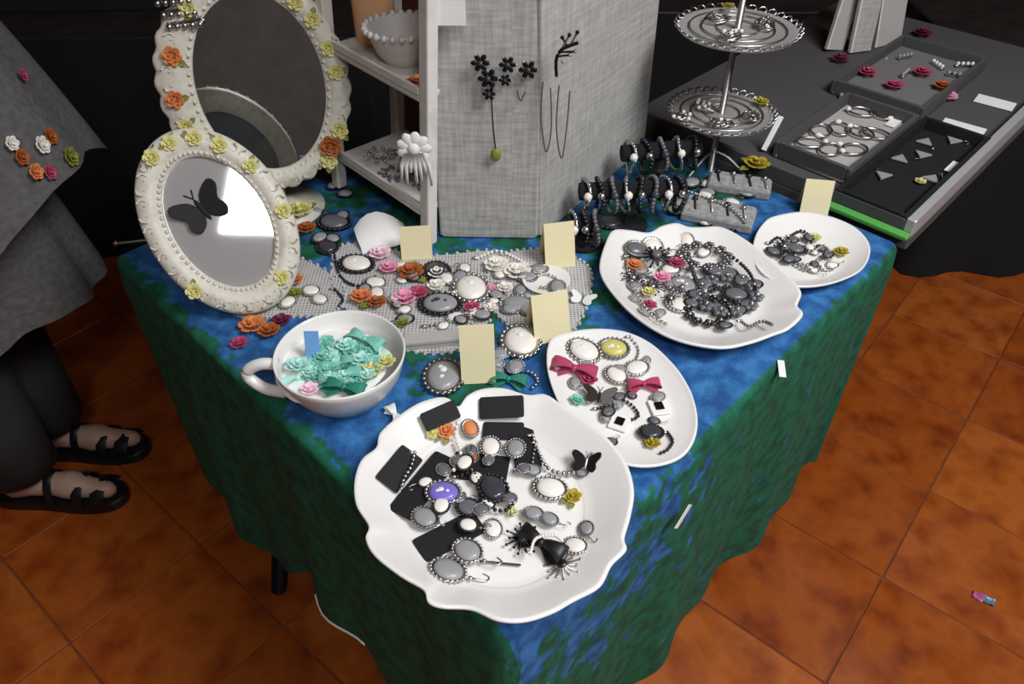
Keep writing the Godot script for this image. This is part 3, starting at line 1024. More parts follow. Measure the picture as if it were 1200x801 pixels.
func tiered_stand() -> void:
	var o := Vector3(0.405, TOP, -1.40)
	var t := thing("tiered_stand", "silver filigree stand with two round tiers", "stand", o)
	var tiers := [[on_plane(843, 134, o, Vector3(0, 0, 1)).y - TOP, 0.098], [on_plane(858, 36, o, Vector3(0, 0, 1)).y - TOP, 0.108]]
	var st := open()
	tube(st, [Vector3(0, 0.0, 0), Vector3(0, tiers[1][0] + 0.10, 0)], 0.006, 10)
	part("column", st, M.dull_silver, t)
	for k in 3:
		var a := TAU * k / 3 + 0.4
		st = open()
		tube(st, smooth_path([Vector3(0, 0.045, 0), Vector3(cos(a) * 0.03, 0.035, sin(a) * 0.03), Vector3(cos(a) * 0.07, 0.004, sin(a) * 0.07)], 4), 0.004, 6)
		part("foot", st, M.dull_silver, t)
	for q in tiers:
		var y: float = q[0]
		var r: float = q[1]
		st = open()
		lathe(st, [Vector2(0, y), Vector2(r * 0.96, y), Vector2(r, y + 0.004), Vector2(r * 0.96, y + 0.006), Vector2(r * 0.9, y + 0.003), Vector2(0, y + 0.003)], 40)
		var tr := part("tier_plate", st, M.pewter, t)
		st = open()
		for i in 34:
			var a := TAU * i / 34
			var pts := []
			for j in 9:
				var b := TAU * j / 8.0
				pts.append(Vector3(cos(a), 0, sin(a)) * (r * 0.99 + cos(b) * 0.006) + Vector3(-sin(a), 0, cos(a)) * sin(b) * 0.008 + Vector3(0, y + 0.007 + cos(b) * 0.004, 0))
			tube(st, pts, 0.0016, 5)
		part("filigree_rim", st, M.silver, tr)
		st = open()
		for rr in [0.35, 0.6, 0.8]:
			var loop := []
			for i in 36: loop.append(Vector3(cos(TAU * i / 36) * r * rr, y + 0.005, sin(TAU * i / 36) * r * rr))
			tube(st, loop, 0.002, 5, true)
		part("embossing", st, M.silver, tr)
	# trinkets lying on the tiers
	var n := 0
	var wh := ["by the column on the upper tier", "at the front of the upper tier", "on the upper tier rim away from the screen", "by the column on the lower tier", "at the front of the lower tier", "on the lower tier near the screen", "on the lower tier near the trays"]
	for q in [[840, 25, 1], [855, 45, 1], [895, 32, 1], [825, 128, 0], [845, 148, 0], [800, 140, 0], [880, 140, 0]]:
		var y: float = TOP + tiers[q[2]][0] + 0.006
		var p := spot(q[0], q[1], y)
		var x := thing("chain_coil", "tangled silver chain lying " + wh[n], "necklace", p, n * 0.8, "chains on the tiered stand")
		st = open()
		var pts := []
		for i in 40:
			var a := i * 0.55
			pts.append(Vector3(cos(a) * (0.016 + 0.008 * sin(i * 0.31)), 0.003 + 0.003 * (1.0 + sin(i * 0.9)), sin(a) * (0.012 + 0.006 * cos(i * 0.23))))
		tube(st, pts, 0.0018, 5)
		part("links", st, M.silver, x)
		st = open()
		for i in 5: dot(st, pts[i * 8] + Vector3(0, 0.003, 0), 0.004)
		part("charms", st, M.cream_stone if n % 2 else M.dull_silver, x)
		n += 1
	rose_at("olive yellow bud at the top of the tiered stand", 853, 10, TOP + tiers[1][0] + 0.012, 17, M.mustard, "")
	rose_at("olive yellow bud on the lower tier rim", 892, 122, TOP + tiers[0][0] + 0.008, 20, M.mustard, "")
	# tag hung from the lower tier
	var p := spot(903, 160, TOP + 0.03)
	var x := thing("white_swing_tag", "slim white paper strip leaning on the tiered stand", "tag", p)
	x.basis = Basis(Vector3(0, 0, 1), -0.35) * Basis(Vector3(1, 0, 0), -0.2)
	st = open()
	block(st, Vector3(-0.006, -0.03, -0.0008), Vector3(0.006, 0.045, 0.0008))
	part("strip", st, M.white_card, x)

# ---------------------------------------------------------------- plates and cup
func crockery() -> void:
	plate("shell_plate", "large white scalloped plate of earring cards closest to the table corner", [[512, 467], [526, 468], [537, 475], [548, 464], [566, 457], [590, 456], [618, 463], [640, 464], [662, 478], [690, 497], [713, 516], [733, 543], [742, 575], [738, 605], [731, 630], [733, 645], [716, 662], [702, 688], [672, 704], [645, 719], [612, 729], [582, 727], [552, 713], [518, 712], [502, 706], [496, 690], [470, 675], [440, 652], [429, 632], [432, 615], [418, 592], [416, 565], [424, 540], [441, 524], [446, 508], [468, 488], [490, 474]], 0.034)
	plate("oval_dish", "white oval dish of pink bows and small cameos", [[645, 402], [668, 391], [700, 387], [733, 391], [762, 404], [786, 425], [802, 446], [813, 470], [817, 497], [811, 521], [796, 538], [768, 547], [736, 546], [708, 533], [685, 514], [665, 490], [650, 462], [641, 430]], 0.016)
	plate("shell_dish", "wide white shell dish heaped with grey and pink jewellery", [[703, 310], [709, 288], [718, 273], [738, 271], [760, 272], [775, 266], [792, 263], [806, 266], [822, 267], [846, 269], [875, 284], [902, 305], [926, 328], [938, 344], [934, 358], [940, 370], [924, 386], [905, 393], [880, 402], [850, 409], [820, 406], [790, 398], [765, 386], [740, 368], [720, 347], [706, 327]], 0.03)
	plate("round_plate", "small white plate of silver chains by the display trays", [[906, 256], [940, 251], [974, 257], [1001, 269], [1017, 286], [1018, 302], [1008, 318], [986, 329], [958, 336], [930, 337], [908, 331], [890, 319], [882, 302], [884, 281], [892, 266]], 0.018)
	# two-handled soup cup
	var rim := spot(398, 413, TOP + 0.078)
	var r := 77.0 * per_px(rim)
	var c := thing("soup_cup", "big white cup of turquoise trinkets with a side handle", "cup", Vector3(rim.x, TOP, rim.z))
	var st := open()
	lathe(st, [Vector2(0, 0.003), Vector2(0.5 * r, 0.003), Vector2(0.52 * r, 0), Vector2(0.56 * r, 0), Vector2(0.57 * r, 0.006), Vector2(0.74 * r, 0.02), Vector2(0.9 * r, 0.045), Vector2(0.97 * r, 0.068), Vector2(1.0 * r, 0.078), Vector2(0.985 * r, 0.08), Vector2(0.96 * r, 0.077), Vector2(0.92 * r, 0.064), Vector2(0.84 * r, 0.044), Vector2(0.66 * r, 0.022), Vector2(0.4 * r, 0.012), Vector2(0, 0.01)], 56)
	part("bowl", st, M.porcelain, c)
	st = open()
	var hp := []
	for q in [[-0.93, 0.066, 0.12], [-1.18, 0.068, 0.13], [-1.40, 0.058, 0.14], [-1.42, 0.044, 0.16], [-1.18, 0.030, 0.24], [-0.86, 0.026, 0.28]]:
		hp.append(Vector3(q[0] * r, q[1], q[2] * r))
	tube(st, smooth_path(hp, 6), 0.0085, 10)
	part("handle", st, M.porcelain, c)

func plate(called: String, label: String, px: Array, rim: float) -> void:
	var w := []
	var c := Vector3.ZERO
	for q in px:
		var p := spot(q[0], q[1], TOP + rim + 0.003)
		w.append(p)
		c += p / px.size()
	var pts := []
	for p in w: pts.append(Vector2(p.x - c.x, p.z - c.z))
	var edge := smooth_loop(pts, 5)
	var n := edge.size()
	var soft := PackedVector2Array()
	for i in n:
		var s := Vector2.ZERO
		for k in range(-9, 10): s += edge[(i + k + n) % n] / 19.0
		soft.append(s)
	var t := thing(called, label, "plate", Vector3(c.x, TOP, c.z))
	plates[called] = {"c": c, "edge": edge, "rim": rim}
	var rows := []
	for q in [[0.0, 0.002], [0.5, 0.002], [0.52, 0.0], [0.57, 0.0], [0.6, 0.004], [0.8, rim * 0.4], [0.94, rim * 0.85], [1.0, rim], [1.006, rim + 0.0025], [0.995, rim + 0.005], [0.97, rim + 0.003], [0.9, rim * 0.72 + 0.004], [0.78, rim * 0.3 + 0.006], [0.7, 0.0085], [0.64, 0.008], [0.3, 0.008], [0.0, 0.008]]:
		var row := PackedVector3Array()
		for i in n:
			var f := smoothstep(0.62, 1.0, q[0])
			var p: Vector2 = soft[i].lerp(edge[i], f) * q[0]
			var flute := (edge[i].length() - soft[i].length()) * 0.25 * f
			row.append(Vector3(p.x, q[1] + flute, p.y))
		rows.append(row)
	var st := open()
	sheet(st, rows, true)
	part("dish_body", st, M.porcelain, t)

# ---------------------------------------------------------------- jewellery kinds (unit size, shared meshes)
var plates := {}
var resting := ""           # the plate that things are being laid in

func plate_height(p: Vector3) -> float:
	var d: Dictionary = plates[resting]
	var v := Vector2(p.x - d.c.x, p.z - d.c.z)
	var a := v.angle()
	var best := 0.0
	var gap := 9.0
	for e in d.edge:
		var g := absf(angle_difference(e.angle(), a))
		if g < gap:
			gap = g
			best = e.length()
	var q := v.length() / best
	var prof := [[0.0, 0.008], [0.66, 0.008], [0.72, 0.0095], [0.8, d.rim * 0.36 + 0.006], [0.9, d.rim * 0.72 + 0.005], [1.0, d.rim + 0.005], [2.0, d.rim + 0.005]]
	for i in prof.size() - 1:
		if q <= prof[i + 1][0]:
			return TOP + lerpf(prof[i][1], prof[i + 1][1], (q - prof[i][0]) / (prof[i + 1][0] - prof[i][0]))
	return TOP + d.rim

func seat(u: float, v: float, h: float) -> Vector3:
	if resting == "": return spot(u, v, h)
	var p := spot(u, v, h)
	for i in 4:
		p = spot(u, v, plate_height(p) + h - TOP - 0.008)
	return p

func lean(t: Node3D) -> void:           # tip a flat thing to the slope of the plate under it
	if resting == "": return
	var r := 0.02
	var p := t.position
	var dx := (plate_height(p + Vector3(r, 0, 0)) - plate_height(p - Vector3(r, 0, 0))) / (2 * r)
	var dz := (plate_height(p + Vector3(0, 0, r)) - plate_height(p - Vector3(0, 0, r))) / (2 * r)
	var n := Vector3(-dx, 1, -dz).normalized()
	if n.dot(Vector3.UP) > 0.9999: return
	var ax := Vector3.UP.cross(n).normalized()
	t.basis = Basis(ax, Vector3.UP.angle_to(n)) * t.basis

func rose_mesh() -> ArrayMesh:
	if unit.has("rose"): return unit.rose
	var st := open()
	ball(st, Vector3(0, 0.16, 0), Vector3(0.12, 0.16, 0.12), 8, 5)
	for layer in 3:
		var count: int = [3, 5, 6][layer]
		var r: float = [0.14, 0.26, 0.38][layer]
		var h: float = [0.36, 0.30, 0.20][layer]
		for k in count:
			var a := TAU * k / count + layer * 0.7
			var rows := []
			for i in 4:
				var v := i / 3.0
				var row := PackedVector3Array()
				for j in 5:
					var u := (j - 2) / 2.0
					var rr := r * (0.45 + 0.75 * v) - 0.05 * u * u
					var aa := a + u * 0.72 * sin(PI * (0.22 + 0.5 * v)) * (4.6 / count if layer else 1.4)
					row.append(Vector3(cos(aa) * rr, 0.02 + h * sin(v * 1.9) * (1.0 - 0.15 * u * u), sin(aa) * rr))
				rows.append(row)
			sheet(st, rows)
	unit.rose = close(st)
	return unit.rose

func leaf_mesh() -> ArrayMesh:
	if unit.has("leaf"): return unit.leaf
	var st := open()
	var rows := []
	for i in 6:
		var v := i / 5.0
		var hw := 0.15 * sin(PI * v) + 0.002
		rows.append(PackedVector3Array([Vector3(0.28 + v * 0.42, 0.05 + 0.05 * sin(v * 3.0), -hw), Vector3(0.28 + v * 0.42, 0.02 + 0.05 * sin(v * 3.0), 0), Vector3(0.28 + v * 0.42, 0.05 + 0.05 * sin(v * 3.0), hw)]))
	sheet(st, rows)
	unit.leaf = close(st)
	return unit.leaf

func cameo_meshes() -> Array:
	if unit.has("cameo"): return unit.cameo
	var a := open()
	lathe(a, [Vector2(0, 0), Vector2(0.42, 0), Vector2(0.46, 0.03), Vector2(0.45, 0.08), Vector2(0.40, 0.1), Vector2(0.37, 0.07), Vector2(0, 0.07)], 28, Vector3.ZERO, 1.0, 0.8)
	var b := open()
	for i in 22:
		var t := TAU * i / 22
		dot(b, Vector3(cos(t) * 0.455, 0.06, sin(t) * 0.455 * 0.8), 0.052)
	var c := open()
	lathe(c, [Vector2(0.37, 0.07), Vector2(0.36, 0.11), Vector2(0.28, 0.155), Vector2(0.15, 0.18), Vector2(0, 0.186)], 24, Vector3.ZERO, 1.0, 0.8)
	var d := open()
	ball(d, Vector3(-0.06, 0.17, 0), Vector3(0.09, 0.035, 0.075), 8, 5)
	ball(d, Vector3(-0.13, 0.16, 0.05), Vector3(0.07, 0.03, 0.06), 8, 5)
	ball(d, Vector3(-0.05, 0.165, -0.08), Vector3(0.02, 0.02, 0.02), 6, 4)
	ball(d, Vector3(0.10, 0.155, 0.01), Vector3(0.1, 0.03, 0.11), 8, 5)
	unit.cameo = [close(a), close(b), close(c), close(d)]
	return unit.cameo

func cameo_at(label: String, u: float, v: float, h: float, px: float, deg: float, metal: Material, stone: Material, group := "", relief: Material = null, called := "cameo_brooch") -> Node3D:
	var p := seat(u, v, h)
	var t := thing(called, label, "brooch", p, deg_to_rad(-deg), group)
	var s := px * per_px(p)
	t.scale = Vector3(s, s, s)
	lean(t)
	var m := cameo_meshes()
	part("setting", m[0], metal, t)
	part("bead_border", m[1], metal, t)
	var c := part("cabochon", m[2], stone, t)
	if relief: part("relief", m[3], relief, c)
	return t

func rose_thing(label: String, p: Vector3, s: float, m: Material, group := "", leaves := true) -> Node3D:
	var t := thing("fabric_rose", label, "flower", p, rng.randf() * TAU, group)
	t.scale = Vector3(s, s, s)
	lean(t)
	part("petals", rose_mesh(), m, t)
	if leaves:
		var l := part("leaf", leaf_mesh(), M.olive, t)
		l.rotation.y = rng.randf() * TAU
		l = part("leaf", leaf_mesh(), M.olive, t)
		l.rotation.y = rng.randf() * TAU
	return t

func rose_at(label: String, u: float, v: float, h: float, px: float, m: Material, group := "", leaves := false) -> Node3D:
	var p := seat(u, v, h)
	return rose_thing(label, p, px * per_px(p), m, group, leaves)

func card_at(label: String, u: float, v: float, h: float, w: float, d: float, deg: float, m: Material, group := "", studs: Material = null) -> Node3D:
	var t := thing("earring_card", label, "card", seat(u, v, h), deg_to_rad(-deg), group)
	lean(t)
	var st := open()
	slab(st, rounded(w, d, 0.003, 2), 0, 0.0022, 0.0005)
	part("card", st, m, t)
	if studs:
		for x in [-0.25, 0.25]:
			st = open()
			ball(st, Vector3(x * w, 0.005, 0), Vector3(0.006, 0.004, 0.006), 8, 5)
			for i in 8: dot(st, Vector3(x * w + cos(TAU * i / 8) * 0.0068, 0.004, sin(TAU * i / 8) * 0.0068), 0.0018)
			part("stud", st, studs, t)
	return t

func bow_at(label: String, u: float, v: float, h: float, px: float, deg: float, m: Material, group := "") -> Node3D:
	var p := seat(u, v, h)
	var t := thing("ribbon_bow", label, "bow", p, deg_to_rad(-deg), group)
	var s := px * per_px(p)
	t.scale = Vector3(s, s, s)
	lean(t)
	if not unit.has("bow"):
		var meshes := []
		for sgn in [-1.0, 1.0]:
			var st := open()
			var rows := []
			for i in 13:
				var a := TAU * i / 12.0
				var row := PackedVector3Array()
				for j in 5:
					var w := (j - 2) / 2.0
					var wide := 0.08 + 0.14 * (1.0 - cos(a)) / 2.0
					row.append(Vector3(sgn * (0.25 - 0.25 * cos(a)), 0.12 + 0.1 * sin(a) + 0.02 * sin(j * 2.0), w * wide))
				rows.append(row)
			sheet(st, rows)
			meshes.append(close(st))
		var kt := open()
		ball(kt, Vector3(0, 0.12, 0), Vector3(0.08, 0.1, 0.1), 10, 6)
		meshes.append(close(kt))
		var tl := open()
		for sgn in [-1.0, 1.0]:
			var rows := []
			for i in 5:
				var f := i / 4.0
				rows.append(PackedVector3Array([Vector3(sgn * (0.02 + 0.3 * f), 0.08 - 0.06 * f, 0.05 + 0.24 * f), Vector3(sgn * (0.1 + 0.32 * f), 0.08 - 0.07 * f, 0.02 + 0.16 * f)]))
			sheet(tl, rows)
		meshes.append(close(tl))
		unit.bow = meshes
	part("loop", unit.bow[0], m, t)
	part("loop", unit.bow[1], m, t)
	part("knot", unit.bow[2], m, t)
	part("tails", unit.bow[3], m, t)
	return t

func strand_at(label: String, pts: Array, h: float, bead: float, m: Material, group := "", step := 1.9) -> Node3D:
	var o := seat(pts[0][0], pts[0][1], h)
	var t := thing("bead_strand", label, "necklace", o, 0.0, group)
	var w := []
	for q in pts: w.append(seat(q[0], q[1], h) - o + Vector3(0, bead, 0))
	var fine := smooth_path(w, 12)
	var st := open()
	var acc := 99.0
	for i in fine.size():
		if i: acc += (fine[i] - fine[i - 1]).length()
		if acc >= bead * step:
			dot(st, fine[i], bead)
			acc = 0.0
	part("beads", st, m, t)
	st = open()
	ball(st, fine[0] + Vector3(-bead * 1.5, 0, 0), Vector3(bead * 1.6, bead * 0.7, bead * 0.8), 8, 5)
	part("clasp", st, M.silver, t)
	return t

func burst_at(label: String, u: float, v: float, h: float, px: float, metal: Material, stone: Material, group := "") -> Node3D:
	var p := seat(u, v, h)
	var t := thing("starburst_brooch", label, "brooch", p, u, group)
	var s := px * per_px(p)
	t.scale = Vector3(s, s, s)
	lean(t)
	if not unit.has("burst"):
		var st := open()
		for i in 14:
			var a := TAU * i / 14
			var e := Vector3(cos(a), 0, sin(a))
			var r := 0.5 if i % 2 == 0 else 0.38
			tube(st, [e * 0.08 + Vector3(0, 0.1, 0), e * r + Vector3(0, 0.05, 0)], 0.035, 5, false, 0.015)
			dot(st, e * r + Vector3(0, 0.05, 0), 0.045)
		var c := open()
		ball(c, Vector3(0, 0.12, 0), Vector3(0.15, 0.09, 0.15), 10, 6)
		unit.burst = [close(st), close(c)]
	part("rays", unit.burst[0], metal, t)
	part("stone", unit.burst[1], stone, t)
	return t

func butterfly_at(label: String, u: float, v: float, h: float, px: float, deg: float, wing: Material, body: Material, group := "") -> Node3D:
	var p := seat(u, v, h)
	var t := thing("butterfly_brooch", label, "brooch", p, deg_to_rad(-deg), group)
	var s := px * per_px(p)
	t.scale = Vector3(s, s, s)
	lean(t)
	if not unit.has("wing"):
		var ws := []
		for sgn in [-1.0, 1.0]:
			var st := open()
			slab(st, smooth_loop([Vector2(0.04 * sgn, 0.02), Vector2(0.14 * sgn, -0.22), Vector2(0.42 * sgn, -0.34), Vector2(0.5 * sgn, -0.2), Vector2(0.36 * sgn, 0.0), Vector2(0.4 * sgn, 0.16), Vector2(0.3 * sgn, 0.3), Vector2(0.12 * sgn, 0.22)], 3), 0.05, 0.09, 0.012, Vector3.ZERO, Basis(Vector3(0, 0, 1), 0.25 * sgn))
			ws.append(close(st))
		var b := open()
		ball(b, Vector3(0, 0.07, 0), Vector3(0.05, 0.06, 0.24), 8, 6)
		for sgn in [-1.0, 1.0]:
			tube(b, [Vector3(0, 0.08, -0.22), Vector3(0.08 * sgn, 0.1, -0.36)], 0.012, 4)
		ws.append(close(b))
		unit.wing = ws
	part("wing", unit.wing[0], wing, t)
	part("wing", unit.wing[1], wing, t)
	part("body", unit.wing[2], body, t)
	return t

func bracelet_at(label: String, u: float, v: float, h: float, px: float, m: Material, stones: Material, group := "", squash := 0.85) -> Node3D:
	var p := seat(u, v, h)
	var t := thing("flower_bracelet", label, "bracelet", p, u, group)
	var s := px * per_px(p) / 2.0
	var st := open()
	var st2 := open()
	var n := 11
	for i in n:
		var a := TAU * i / n
		var c := Vector3(cos(a) * s * 0.86, 0.005, sin(a) * s * 0.86 * squash)
		for k in 5:
			var b := TAU * k / 5.0
			ball(st, c + Vector3(cos(b), 0, sin(b)) * s * 0.13, Vector3(s * 0.1, s * 0.07, s * 0.1), 6, 4)
		dot(st2, c + Vector3(0, s * 0.08, 0), s * 0.08)
	part("flower_links", st, m, t)
	part("centres", st2, stones, t)
	st = open()
	var loop := []
	for i in 30: loop.append(Vector3(cos(TAU * i / 30) * s * 0.86, 0.003, sin(TAU * i / 30) * s * 0.86 * squash))
	tube(st, loop, 0.0015, 5, true)
	part("cord", st, M.gunmetal, t)
	return t

func drop_earring_at(label: String, u: float, v: float, h: float, px: float, deg: float, metal: Material, stone: Material, group := "") -> Node3D:
	var t := cameo_at(label, u, v, h, px, deg, metal, stone, group, null, "drop_earring")
	t.set_meta("category", "earring")
	if not unit.has("hook"):
		var st := open()
		tube(st, smooth_path([Vector3(-0.5, 0.06, 0), Vector3(-0.72, 0.1, 0.02), Vector3(-0.95, 0.08, 0.1), Vector3(-0.98, 0.06, 0.26), Vector3(-0.8, 0.04, 0.3)], 4), 0.025, 5)
		dot(st, Vector3(-0.58, 0.07, 0), 0.07)
		unit.hook = close(st)
	part("hook", unit.hook, M.silver, t)
	return t

var MARKS_SHELL := [[743, 313, "orange flower"], [793, 310, "rose red flower"], [776, 327, "pink flower"], [760, 344, "yellow flower"], [800, 336, "large pale cameo"], [796, 358, "white domed brooch"], [862, 346, "dark domed stone"], [838, 318, "grey square-set brooch"]]
var MARKS_SMALL := [[954, 280, "back yellow bud"], [985, 297, "mustard bud"], [932, 292, "silver brooch"], [966, 312, "cream brooch"]]
var MARKS_OVAL := [[719, 409, "yellow cameo"], [672, 436, "large red bow"], [754, 453, "small red bow"], [702, 467, "silver butterfly"], [765, 521, "mustard bud"], [772, 478, "outer square charm"]]
var MARKS_FRONT := [[520, 578, "violet cameo"], [578, 573, "dark oval brooch"], [551, 502, "upper orange cameo"], [645, 573, "white domed stone"], [671, 583, "mustard bud"], [634, 640, "black bow"], [552, 535, "lower orange cameo"], [688, 543, "dark butterfly"]]
var MARKS_MID := [[418, 311, "white round cameo"], [456, 316, "pink rose"], [482, 322, "brown flower"], [474, 352, "deep pink rose"], [512, 320, "dark domed brooch"], [516, 358, "dark ornate brooch"], [552, 340, "large cream brooch"], [606, 322, "white fabric rose"], [640, 332, "little saucer"], [424, 350, "orange rose"]]
var MARKS_GAP := [[392, 262, "large grey brooch"], [352, 250, "yellow rose"], [384, 290, "dark runner brooch"]]
var MARKS_RUN := [[331, 330, "pink runner rose"], [345, 346, "olive bud"], [330, 378, "plum rose"]]
var MARKS_CLOTH := [[561, 420, "tall cream card"], [610, 402, "framed oval cameo"], [596, 448, "teal bow"]]
var MARKS_BARS := [[842, 252, "nearer velvet pad"], [866, 218, "shaded velvet pad"], [760, 240, "long bracelet bar"], [886, 196, "olive bud"]]
var MARKS_CUP := [[368, 428, "blue card"], [436, 436, "yellow rose"], [364, 458, "pale pink rose"], [404, 458, "dark teal bow"]]

func heap(kind: int, label: String, group: String, cu: float, cv: float, ru: float, rv: float, n: int, h: float, px: float, mats: Array, sd: int, marks: Array) -> void:
	var used := {}
	var r := RandomNumberGenerator.new()
	r.seed = sd
	for i in n:
		var a := TAU * (i + r.randf() * 0.7) / n
		var k := sqrt(r.randf_range(0.1, 1.0))
		var u := cu + cos(a) * ru * k
		var v := cv + sin(a) * rv * k
		var s := px * r.randf_range(0.8, 1.25)
		var hh := h + r.randf() * 0.006
		# say which one by the nearest landmark that is still free
		var said := ""
		var ring := 0
		while said == "":
			var best := 1e9
			for m in marks:
				var dx: float = u - m[0]
				var dy: float = v - m[1]
				var side := ("right of" if dx > 0 else "left of") if absf(dx) > absf(dy) else ("below" if dy > 0 else "above")
				var text: String = label + ", " + ["just ", "a bit further ", "second ", "third "][ring] + side + " the " + m[2]
				var far := dx * dx + dy * dy
				if far < best and not used.has(text):
					best = far
					said = text
			ring += 1
		used[said] = true
		var t: Node3D
		if kind == 0: t = cameo_at(said, u, v, hh, s, r.randf() * 180.0, mats[0], mats[1], group)
		elif kind == 1: t = burst_at(said, u, v, hh, s, mats[0], mats[1], group)
		elif kind == 2: t = rose_at(said, u, v, hh, s, mats[0], group)
		else: t = drop_earring_at(said, u, v, hh, s, r.randf() * 360.0, mats[0], mats[1], group)

# ---------------------------------------------------------------- what lies where
func cup_contents() -> void:
	var base := TOP + 0.054
	# a bed of padding so that the trinkets lie near the rim
	var n := 0
	var list := [
		[372, 432, 34, 20, M.turquoise, "turquoise satin bow by the blue card in the cup", "bow"], [400, 446, 38, -15, M.turquoise, "turquoise satin bow in the middle of the cup", "bow"],
		[428, 402, 34, 30, M.turquoise, "turquoise satin bow high at the back of the cup", "bow"], [395, 422, 32, 70, M.pale_turquoise, "pale turquoise bow behind the middle one in the cup", "bow"],
		[422, 428, 34, 0, M.turquoise, "turquoise satin bow beside the yellow rose in the cup", "bow"], [404, 458, 36, 15, M.teal, "dark teal bow at the front of the cup", "bow"],
		[350, 446, 30, -40, M.pale_turquoise, "pale turquoise bow at the handle side of the cup", "bow"], [446, 412, 26, 60, M.pale_turquoise, "pale turquoise bow against the far cup wall", "bow"],
	]
	for q in list:
		bow_at(q[5], q[0], q[1], base + 0.002 + 0.004 * (n % 3), q[2] * 1.4, q[3], q[4], "bows in the cup")
		n += 1
	for q in [[385, 438, 26, M.turquoise, "turquoise rose between the bows in the cup"], [416, 414, 24, M.turquoise, "turquoise rose at the back of the cup"], [436, 436, 26, M.yellow, "pale yellow rose in the cup"], [452, 426, 22, M.yellow, "smaller pale yellow rose against the cup wall"], [364, 458, 20, M.pale_pink, "pale pink rose at the front of the cup"], [346, 430, 22, M.pale_turquoise, "pale turquoise rose near the cup handle"], [412, 438, 22, M.teal, "dark teal rose in the middle of the cup"]]:
		rose_at(q[4], q[0], q[1], base + 0.008, q[2] * 1.25, q[3], "roses in the cup")
	var p := spot(368, 428, base)
	var t := thing("blue_card", "upright pale blue card stuck in the cup", "card", p)
	t.basis = Basis(Vector3(1, 0, 0), -0.4)
	var st := open()
	slab(st, rounded(0.02, 0.0016, 0.0006, 1), 0, 0.05)
	part("card", st, M.blue_card, t)
	p = spot(398, 428, TOP + 0.02)
	t = thing("tissue_nest", "white tissue paper lining the big cup under the trinkets", "tissue", Vector3(p.x, TOP + 0.02, spot(398, 413, TOP + 0.078).z))
	st = open()
	var r := 77.0 * per_px(spot(398, 413, TOP + 0.078))
	var rows := []
	for i in 7:
		var row := PackedVector3Array()
		for j in 30:
			var a := TAU * j / 30
			row.append(Vector3(cos(a) * r * 0.86 * i / 6.0, 0.034 + rng.randf() * 0.006 - (0.004 if i == 6 else 0.0), sin(a) * r * 0.86 * i / 6.0))
		rows.append(row)
	sheet(st, rows, true)
	part("tissue", st, M.white_card, t)
	heap(2, "small turquoise rose in the cup", "small turquoise roses in the cup", 404, 424, 48, 28, 14, base + 0.004, 27, [M.turquoise], 21, MARKS_CUP)
	heap(2, "small pale turquoise rose in the cup", "small pale roses in the cup", 396, 430, 46, 26, 8, base + 0.008, 24, [M.pale_turquoise], 22, MARKS_CUP)


